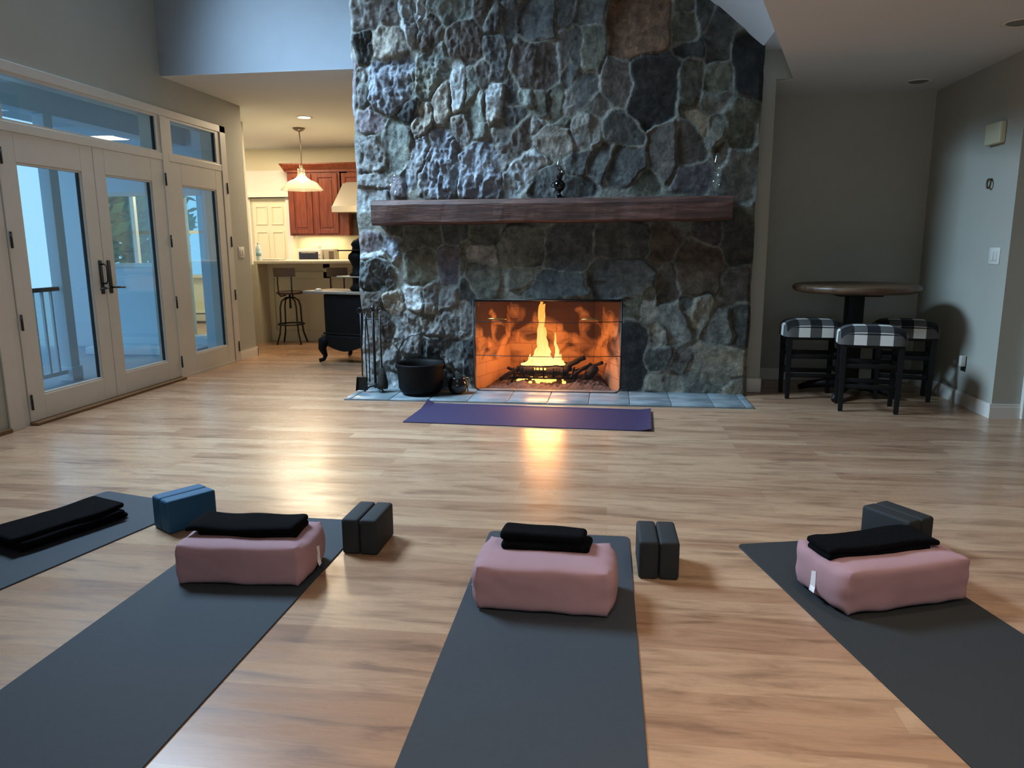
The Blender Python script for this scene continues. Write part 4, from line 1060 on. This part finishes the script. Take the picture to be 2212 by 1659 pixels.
MB().box(-4.21, -3.29, 11.04, 11.69, 1.76, 1.85, HM).build('lower_lip', M_steel, hd)
MB().box(-4.20, -3.95, 11.50, 11.68, 1.42, 1.76, UM).build('side_panel', simple('cherry_shaded', '#3A2414', .5), uc)  # cabinet side lying in shade; the shade is put into a darker wood
bs = MB(); bs.box(-5.05, -2.0, 11.685, 11.70, .93, 1.42); tag(struct(bs.build('trim_backsplash', simple('tile_cream', '#CFC8AE', .35, noise=.05))))
to = empty('toaster_oven', (-4.62, 11.3, .93), 0, 'white toaster oven with a dark window on the back counter', 'toaster oven')
MB().rbox(-.22, .16, -.16, .16, 0, .285, .015).build('body', M_white, to)
gd = MB().rbox(-.19, .12, -.168, -.158, .07, .24, .004).build('glass_door', simple('dark_glass', '#2C2636', .2), to)
MB().tube([(-.15, -.165, .225), (-.15, -.185, .225), (.08, -.185, .225), (.08, -.165, .225)], .006, 6).build('door_handle', M_steel, gd)
MB().rbox(-.03, .1, -.08, .05, .285, .335, .008).build('top_tray', M_white, to)
for z in (.08, .14, .20): MB().lathe([(0, 0), (.012, 0), (.01, .012), (0, .012)], 10, Tm(.14, -.16, z, 0, PI/2)).build('knob', M_steel, to)
cf = empty('coffee_grinder', (-4.34, 11.3, .93), 0, 'small dark-fronted canister machine beside the toaster oven', 'appliance')
MB().rbox(-.10, .08, -.1, .1, 0, .28, .012).build('body', simple('grey_app', '#A39C88', .4), cf); MB().rbox(-.01, .07, -.108, -.1, .03, .25, .003).build('front_panel', simple('brown_panel', '#5A4A3C', .4), cf)
kd = empty('door_6', (-5.50, 11.69, 0)); struct(kd)
b = MB(); b.box(-.30, .30, -.035, -.01, 0, 2.02)
b.build('door_slab', M_cream, kd)
for (x0, x1) in ((-.24, -.03), (.03, .24)):
    for (z0, z1) in ((.15, .72), (.82, 1.50), (1.60, 1.90)):
        b = MB(); s = .025; y = -.035
        b.box(x0, x0+s, y-.012, y, z0, z1); b.box(x1-s, x1, y-.012, y, z0, z1); b.box(x0+s, x1-s, y-.012, y, z0, z0+s); b.box(x0+s, x1-s, y-.012, y, z1-s, z1)
        b.build('raised_panel', M_cream, kd, .004)
b = MB(); b.box(-5.88, -5.80, 11.62, 11.70, 0, 2.03); b.box(-5.20, -5.10, 11.62, 11.70, 0, 2.44); b.box(-5.95, -5.10, 11.58, 11.70, 2.03, 2.44); b.box(-5.97, -5.08, 11.56, 11.70, 2.03, 2.07)
struct(b.build('trim_kitchen_door', M_white))
pd = empty('pendant_light', (-4.10, 9.72, ZK), 0, 'flared ribbed glass pendant lamp hanging over the peninsula', 'pendant lamp')
MB().lathe([(0, 0), (.08, 0), (.078, -.012), (.05, -.035), (.02, -.045), (0, -.046)], 24).build('canopy', simple('pendant_nickel', '#6A6456', .3, metal=.8), pd)
MB().tube([(0, 0, -.04), (.012, 0, -.25), (.008, 0, -.5)], .007, 6).build('cord', simple('pendant_cord', '#7A7260', .4, metal=.5), pd)
MB().lathe([(0, -.47), (.022, -.47), (.024, -.56), (.018, -.58), (0, -.58)], 14).build('socket', simple('pendant_socket', '#A09880', .35, metal=.6), pd)
pr = [(.045, -.52), (.05, -.545), (.052, -.60), (.075, -.635), (.12, -.66), (.17, -.68), (.205, -.70), (.225, -.73), (.27, -.78), (.278, -.79)]
MB().lathe(pr + [(r-.006, z-.003) for r, z in reversed(pr)], 36).build('shade', M_shade, pd)
MB().lathe([(0, -.58), (.018, -.60), (.03, -.64), (.026, -.68), (0, -.70)], 14).build('bulb', emit('bulb_glow', '#FFE2B0', 6), pd)
kl = empty('recessed_light', (-3.70, 8.95, ZK), 0, 'lit recessed light in the kitchen ceiling near the pendant', 'ceiling light')
MB().lathe([(.075, 0), (.10, 0), (.10, -.006), (.075, -.004)], 28).build('trim_ring', M_white, kl)
MB().lathe([(0, -.004), (.078, -.004), (.078, -.002), (0, -.001)], 24).build('lens', emit('lamp_glow', '#FFE6C0', 9), kl)

# ---- wood stove
MST = M_iron
ws = empty('wood_stove', (-2.78, 7.85, 0), R(-18), 'black cast iron parlour stove on curved legs beside the chimney', 'stove')
MB().rbox(-.27, .27, -.20, .22, .30, .74, .015).build('firebox_body', MST, ws)
b = MB(); b.lathe([(.0, 0)], 4) if False else None
for z0, z1, g in ((.24, .30, .03), (.30, .33, .015)): b.rbox(-.27-g, .27+g, -.20-g, .22+g, z0, z1, .012)
b.build('base_moulding', MST, ws)
b = MB(); b.rbox(-.52, .30, -.24, .26, .745, .775, .008); b.build('top_plate', M_stovetop, ws)
for sx_ in (-1, 1):
    for sy in (-1, 1):
        x, y = sx_*.27, (-.21 if sy < 0 else .23)
        MB().tube([(x*.86, y*.86, .27), (x*1.04, y*1.06, .22), (x*1.08, y*1.1, .15), (x*1.0, y*1.0, .07), (x*1.05, y*1.06, .03), (x*1.2, y*1.2, .018)], [.06, .062, .045, .026, .022, .02], 10).build('leg', MST, ws)
b = MB(); n = 12
vs = []; fs = []
for i in range(n+1):
    t = -1+2*i/n; zz = .13+.07*abs(t)**1.6
    vs += [(t*.26, -.232, zz), (t*.26, -.232, .26), (t*.26, -.215, .26), (t*.26, -.215, zz)]
for i in range(n):
    for q in range(4): fs.append((i*4+q, (i+1)*4+q, (i+1)*4+(q+1) % 4, i*4+(q+1) % 4))
fs += [(0, 1, 2, 3), (n*4+3, n*4+2, n*4+1, n*4)]
b.add(vs, fs); b.add([(p[1]*1.22, p[0]*.78+.01, p[2]) for p in vs], [tuple(reversed(f)) for f in fs]); b.build('apron', MST, ws)
MB().lathe([(0, .775), (.10, .775), (.12, .80), (.085, .84), (.08, .90), (.11, .93), (.115, .95), (.09, .98), (.075, 1.03), (.095, 1.08), (.12, 1.12), (.115, 1.16), (.08, 1.19), (.07, 1.24), (.085, 1.27), (.06, 1.31), (0, 1.34)], 24, None, .10, -.02).build('upper_column', MST, ws)
MB().rbox(-.10, .25, -.14, .14, 1.20, 1.213, .005).build('trivet_shelf', MST, ws)
MB().rbox(-.12, .25, -.15, .15, .92, .935, .005).build('warming_shelf', M_steel, ws)
cw = empty('white_cloth_scrap', (-3.17, 7.80, .775), .3, 'small crumpled white scrap on the stove plate', 'paper')
MB().lathe([(0, 0), (.045, 0), (.04, .012), (.02, .024), (0, .02)], 9).build('scrap', M_white, cw)

# ================================================================== YOGA KIT
def rounded_rect(w, d, r, n=6):
    pts = []
    for (cx, cy, a0) in ((w-r, d-r, 0), (-w+r, d-r, 90), (-w+r, -d+r, 180), (w-r, -d+r, 270)):
        for i in range(n+1): a = R(a0+90*i/n); pts.append((cx+r*math.cos(a), cy+r*math.sin(a)))
    return pts
def yoga_mat(x, y, rz, w, l, mat, label, curl=None):
    """x, y = middle of the far end"""
    b = MB(); P = rounded_rect(w/2, l/2, .025)
    nn = len(P)
    vs = [(p[0], p[1], .0005) for p in P] + [(p[0], p[1], .0045) for p in P] + [(p[0]*.996, p[1]*.999, .0058) for p in P]
    fs = [tuple(range(nn-1, -1, -1)), tuple(range(2*nn, 3*nn))] + [(k*nn+i, k*nn+(i+1) % nn, (k+1)*nn+(i+1) % nn, (k+1)*nn+i) for k in (0, 1) for i in range(nn)]
    b.add(vs, fs)
    o = b.build('yoga_mat', mat)
    c = Vector((x, y, 0)) + Matrix.Rotation(rz, 3, 'Z') @ Vector((0, -l/2, 0)); o.location = c; o.rotation_euler = (0, 0, rz)
    return tag(o, label, 'yoga mat', 'dark grey yoga mats' if mat is not M_purple else None)
yoga_mat(-2.287, 3.305, R(-14.3), .61, 1.75, M_mat, 'dark grey yoga mat at the far left, with only a folded blanket on it')
yoga_mat(-1.396, 3.13, R(-.6), .61, 1.75, M_mat, 'dark grey yoga mat under the left pink bolster')
yoga_mat(-.207, 3.075, R(.5), .612, 1.75, M_mat, 'dark grey yoga mat under the middle pink bolster')
yoga_mat(.843, 3.122, R(14.4), .612, 1.75, M_mat2, 'dark grey yoga mat at the right, turned outward under the right bolster')
# purple mat (with a curled corner)
b = MB(); nu, nv = 60, 22; vs = []; fs = []
def pz(u, v):
    z = .0
    d = max(0, (u-.93)/.07); z += .016*d*d*(1-.3*v)
    d = max(0, .03-u)/.03*max(0, (v-.7)/.3); z += .03*d
    d = max(0, (v-.93)/.07); z += .008*d*d
    return z
for layer in (0, 1):
    for i in range(nu+1):
        for j in range(nv+1):
            u, v = i/nu, j/nv
            vs.append((-.88+1.76*u, -.32+.63*v, .0005 + .006*layer + pz(u, v)))
o1 = (nu+1)*(nv+1); I = lambda i, j, l: l*o1 + i*(nv+1)+j
for i in range(nu):
    for j in range(nv):
        fs.append((I(i, j, 1), I(i+1, j, 1), I(i+1, j+1, 1), I(i, j+1, 1))); fs.append((I(i, j, 0), I(i, j+1, 0), I(i+1, j+1, 0), I(i+1, j, 0)))
for i in range(nu):
    fs.append((I(i, 0, 0), I(i+1, 0, 0), I(i+1, 0, 1), I(i, 0, 1))); fs.append((I(i, nv, 1), I(i+1, nv, 1), I(i+1, nv, 0), I(i, nv, 0)))
for j in range(nv):
    fs.append((I(0, j, 1), I(0, j+1, 1), I(0, j+1, 0), I(0, j, 0))); fs.append((I(nu, j, 0), I(nu, j+1, 0), I(nu, j+1, 1), I(nu, j, 1)))
b.add(vs, fs, False); o = b.build('yoga_mat', M_purple); o.location = (-.575, 5.325, 0); o.rotation_euler = (0, 0, R(-2.6))
tag(o, 'purple yoga mat lying crosswise in front of the hearth', 'yoga mat')

def bolster(x, y, rz, L_, D, H, zb, label, tagside=None, seed=0, sagx=0.0):
    t = empty('bolster', (x, y, zb), rz, label, 'bolster', 'pink rectangular bolsters')
    n = 28; vid = {}; vs = []; fs = []
    def vert(key):
        if key in vid: return vid[key]
        p = Vector([2*q/n-1 for q in key])
        pp = 5.2
        k = (abs(p.y)**8+abs(p.z)**8)**(1/8); k = 1+(k-1)*(1-.35*abs(p.x)**8)
        q = p/ (k if k > 1e-6 else 1)
        q = Vector((p.x/max(1, (abs(p.x)**9+abs(p.y)**4+abs(p.z)**4)**(1/9)*1.0), q.y, q.z))
        q.x = max(-1, min(1, q.x)); ear = abs(p.x)**10*abs(p.y)**6*abs(p.z)**4
        bulge = 1 + .05*(1-q.x*q.x)
        # pinched seams at both ends
        endp = abs(q.x)**6
        yy = q.y*(1+.045*(1-q.x**2)) ; zz = q.z*(1+.07*(1-q.x**2)*(1-min(1, q.y*q.y)))
        xx = q.x*(1+.05*(1-min(1, q.y*q.y))*(1-min(1, q.z*q.z)))
        X, Y, Z = xx*L_/2*(1+.03*ear), yy*D/2*(1+.03*ear), zz*H/2*(1-.10*abs(p.x)**8*(1-abs(p.y)**4))
        w_ = mnoise.noise(Vector((X*7+seed, Y*7, Z*7)))*.006 + mnoise.noise(Vector((X*22+seed, Y*9, Z*22)))*.0022
        Y += w_; Z += w_*.7
        # creases radiating from the end seams
        Z += endp*.003*math.sin(Y*70+seed); Y += endp*.003*math.sin(Z*80+seed)
        if q.z > .3: Z -= sagx*math.exp(-((X)/(L_*.28))**2)*max(0, q.y*.5+.5)*(q.z-.3)/.7
        Z += H/2
        Z = max(Z, .0005 + .004*(1-min(1, abs(q.z))))
        vid[key] = len(vs); vs.append((X, Y, Z)); return vid[key]
    for a in range(3):
        for side in (0, n):
            for i in range(n):
                for j in range(n):
                    q = []
                    for (di, dj) in ((0, 0), (1, 0), (1, 1), (0, 1)):
                        idx = [0, 0, 0]; idx[a] = side; idx[(a+1) % 3] = i+di; idx[(a+2) % 3] = j+dj; q.append(vert(tuple(idx)))
                    if side == 0: q.reverse()
                    fs.append(tuple(q))
    cv = MB().add(vs, fs, True).build('cover', M_pink, t)
    # end seam piping loop
    for sx_ in (-1, 1):
        pts = []
        for i in range(28):
            a = 2*PI*i/28; c, s_ = math.cos(a), math.sin(a); k = (abs(c)**5+abs(s_)**5)**(1/5)
            pts.append((sx_*L_*.487, c/k*D*.485, H/2+s_/k*H*.475))
        pts = [(px_, py_, max(.006, pz_)) for px_, py_, pz_ in pts]
    if tagside:
        b = MB(); s = tagside
        b.add([(s*L_*.525, -.012, .05), (s*L_*.53, .012, .052), (s*L_*.528, .010, .105), (s*L_*.523, -.010, .11), (s*L_*.545, -.02, .035), (s*L_*.54, .010, .034)], [(0, 1, 2, 3), (4, 5, 1, 0)])
        o = b.build('care_label', M_label, cv); md = o.modifiers.new('s', 'SOLIDIFY'); md.thickness = .0015
        o['label'] = 'white fabric care label'
    return t
bolster(-1.365, 2.56, R(3), .50, .28, .160, .006, 'pink rectangular bolster on the left mat', 1, 1.0, .018)
bolster(-.212, 2.475, R(-1.5), .49, .27, .168, .006, 'pink rectangular bolster on the middle mat', -1, 2.2, .006)
bolster(.985, 2.665, R(21), .52, .29, .165, .006, 'pink rectangular bolster on the right mat', -1, 3.7, .016)

def blanket(x, y, z, rz, w, d, th, label, prof=None, layers=3, seed=0, tilt=0):
    """a folded blanket: rounded slab with visible fold layers, draped by prof(x, y)"""
    t = empty('folded_blanket', (x, y, z), rz, label, 'blanket', 'folded black blankets')
    lt = th/layers
    for k in range(layers):
        ww = w*(1-.04*((k*7+seed) % 3))/2; dd = d*(1-.06*((k*5+seed) % 3))/2; ox = .012*math.sin(k*2.1+seed); oy = .008*math.cos(k*1.7+seed)
        def fn(p, k=k, ww=ww, dd=dd, ox=ox, oy=oy):
            X, Y = p.x+ox, p.y+oy
            X += .012*mnoise.noise(Vector((p.y*6, k*2.1, seed))); Y += .014*mnoise.noise(Vector((p.x*5, k*3, seed)))
            Z = p.z*(1+.25*mnoise.noise(Vector((p.x*7, p.y*9, seed+k)))) + lt*(k+.5) + .006*mnoise.noise(Vector((X*6+seed, Y*7, k*.3)))*(k+1)/layers
            if prof: Z += prof(X, Y)
            return Vector((X, Y, Z))
        MB().rbox(-ww, ww, -dd, dd, -lt*.52, lt*.52, lt*.51, None, 4, (30, 12, 0), fn).build('fold_layer', M_blanket, t)
    return t
blanket(-2.420, 2.845, .007, R(68), .50, .25, .075, 'thick folded black blanket lying flat on the far left mat', None, 3, 1)
blanket(-1.375, 2.585, .158, R(2), .43, .17, .046, 'folded black blanket sagging over the left bolster', lambda X, Y: .008*(X/.2)**2 - .25*max(0, abs(X)-.19)-.15*max(0, -Y-.06), 2, 2)
blanket(-.215, 2.545, .170, R(-2.5), .32, .12, .064, 'small rolled black blanket on the back of the middle bolster', None, 2, 3)
blanket(.950, 2.672, .160, R(20), .45, .155, .044, 'folded black blanket draped over the right bolster', lambda X, Y: .008*(X/.2)**2-.22*max(0, abs(X)-.18)-.1*max(0, -Y-.06), 2, 5)

def yoga_block(mat, x, y, rz, label, grp):
    b = MB(); b.rbox(-.0375, .0375, -.114, .114, 0, .152, .013, seg=4)
    o = b.build('yoga_block', mat); o.location = (x, y, .0); o.rotation_euler = (0, 0, rz)
    return tag(o, label, 'yoga block', grp)
def pair(x, y, deg, mat, la, lb, grp, z=0):
    c, s_ = math.cos(R(deg)), math.sin(R(deg))
    for k, lbl in ((-1, la), (1, lb)):
        o = yoga_block(mat, x + k*.0385*c, y + k*.0385*s_, R(deg), lbl, grp); o.location.z = z
pair(-1.915, 3.005, -33, M_blue, 'blue foam yoga block, the left one of the pair beside the far left mat', 'blue foam yoga block, the right one of the pair beside the far left mat', 'blue yoga blocks')
pair(-1.003, 2.875, -1, M_block, 'charcoal foam yoga block right of the left bolster, nearer its mat', 'charcoal foam yoga block right of the left bolster, outer one of the pair', 'charcoal yoga blocks')
pair(.197, 2.785, 1, M_block, 'charcoal foam yoga block right of the middle mat, nearer the mat', 'charcoal foam yoga block right of the middle mat, outer one of the pair', 'charcoal yoga blocks')
pair(1.205, 3.13, 33, M_block, 'charcoal foam yoga block behind the right bolster, front one half hidden by the blanket', 'charcoal foam yoga block behind the right bolster, rear one of the pair', 'charcoal yoga blocks', .0)

# ================================================================== LIGHTS
def area(name, loc, rot, sx_, sy_, power, col, spread=PI):
    l = bpy.data.lights.new(name, 'AREA'); l.shape = 'RECTANGLE'; l.size = sx_; l.size_y = sy_; l.energy = power; l.color = col; l.spread = spread
    o = bpy.data.objects.new(name, l); COL.objects.link(o); o.location = loc; o.rotation_euler = rot
    return o
def point(name, loc, power, col, r=.05):
    l = bpy.data.lights.new(name, 'POINT'); l.energy = power; l.color = col; l.shadow_soft_size = r
    o = bpy.data.objects.new(name, l); COL.objects.link(o); o.location = loc
    return o
BL = (.52, .75, 1.0)
# daylight through the high left window: sky light comes down at a slant
area('daylight_high_window', (-4.16, 4.92, 4.22), (0, R(-34), 0), 1.5, 1.95, 300, BL, R(94))
# added fill light, set in the unseen window behind the camera
area('fill_behind_camera', (-.2, -2.77, 1.35), (R(90), 0, 0), 4.6, 1.6, 22, (1.0, .95, .88))
# warm recessed downlights in the low ceiling, behind and beside the camera
for (x, y, p) in ((.75, .9, 13), (-.2, .2, 15), (2.4, .9, 7), (1.0, 2.9, 4), (2.6, 2.7, 2), (.3, -1.2, 7), (2.4, -1.2, 5)):
    area('recessed_downlight', (x, y, ZS-.01), (0, 0, 0), .14, .14, p, (1.0, .84, .66), R(110))
# fire
point('fire_light', (-.58, 6.50, .34), 40, (1.0, .38, .10), .17)
# kitchen lamps
point('pendant_bulb', (-4.10, 9.72, ZK-.72), 26, (1.0, .74, .42), .04)
for x, y in ((-3.70, 8.95), (-3.0, 10.6), (-4.9, 10.6), (-1.2, 10.0), (-6.6, 10.5)):
    o = area('kitchen_ceiling_lamp', (x, y, ZK-.02), (0, 0, 0), .4, .4, 35, (1.0, .79, .53))
area('under_cabinet_light', (-4.62, 11.52, 1.415), (0, 0, 0), .7, .08, 5, (1.0, .80, .45))
# sky
w = bpy.data.worlds.new('sky'); SC.world = w; w.use_nodes = True
bg = w.node_tree.nodes['Background']; bg.inputs[0].default_value = (.38, .68, 1.0, 1); bg.inputs[1].default_value = 1.3
for (y, z, sy_, sz_) in ((5.14, 1.0, .65, 1.6), (6.06, 1.0, .62, 1.6), (7.17, 1.0, .62, 1.6), (5.6, 2.26, 1.8, .3)):
    o = area('sky_portal', (-4.16, y, z), (0, R(-90), 0), sz_, sy_, 1, (1, 1, 1)); o.data.cycles.is_portal = True

# ================================================================== CAMERA
cam = bpy.data.cameras.new('camera'); co = bpy.data.objects.new('camera', cam); COL.objects.link(co)
cam.sensor_width = 36; cam.sensor_fit = 'HORIZONTAL'; cam.lens = 1600/2212*36; cam.clip_start = .05; cam.clip_end = 200
yw, pt, ro = R(7.6), R(10.6), R(.33)
fw = Vector((-math.sin(yw)*math.cos(pt), math.cos(yw)*math.cos(pt), -math.sin(pt)))
rt = Vector((math.cos(yw), math.sin(yw), 0)); up = rt.cross(fw)
rt2 = rt*math.cos(ro) - up*math.sin(ro); up2 = up*math.cos(ro) + rt*math.sin(ro)
Mx = Matrix((rt2, up2, -fw)).transposed().to_4x4(); Mx.translation = (0, 0, 1.25)
co.matrix_world = Mx
SC.camera = co
SC.view_settings.view_transform = 'Standard'; SC.view_settings.look = 'None'
SC.view_settings.exposure = EXPO; SC.view_settings.gamma = 1; SC.view_settings.use_curve_mapping = False
SC.cycles.max_bounces = 10; SC.cycles.diffuse_bounces = 5; SC.cycles.glossy_bounces = 4; SC.cycles.transparent_max_bounces = 16
SC.cycles.sample_clamp_indirect = 6; SC.cycles.use_denoising = True; SC.cycles.caustics_reflective = False; SC.cycles.caustics_refractive = False
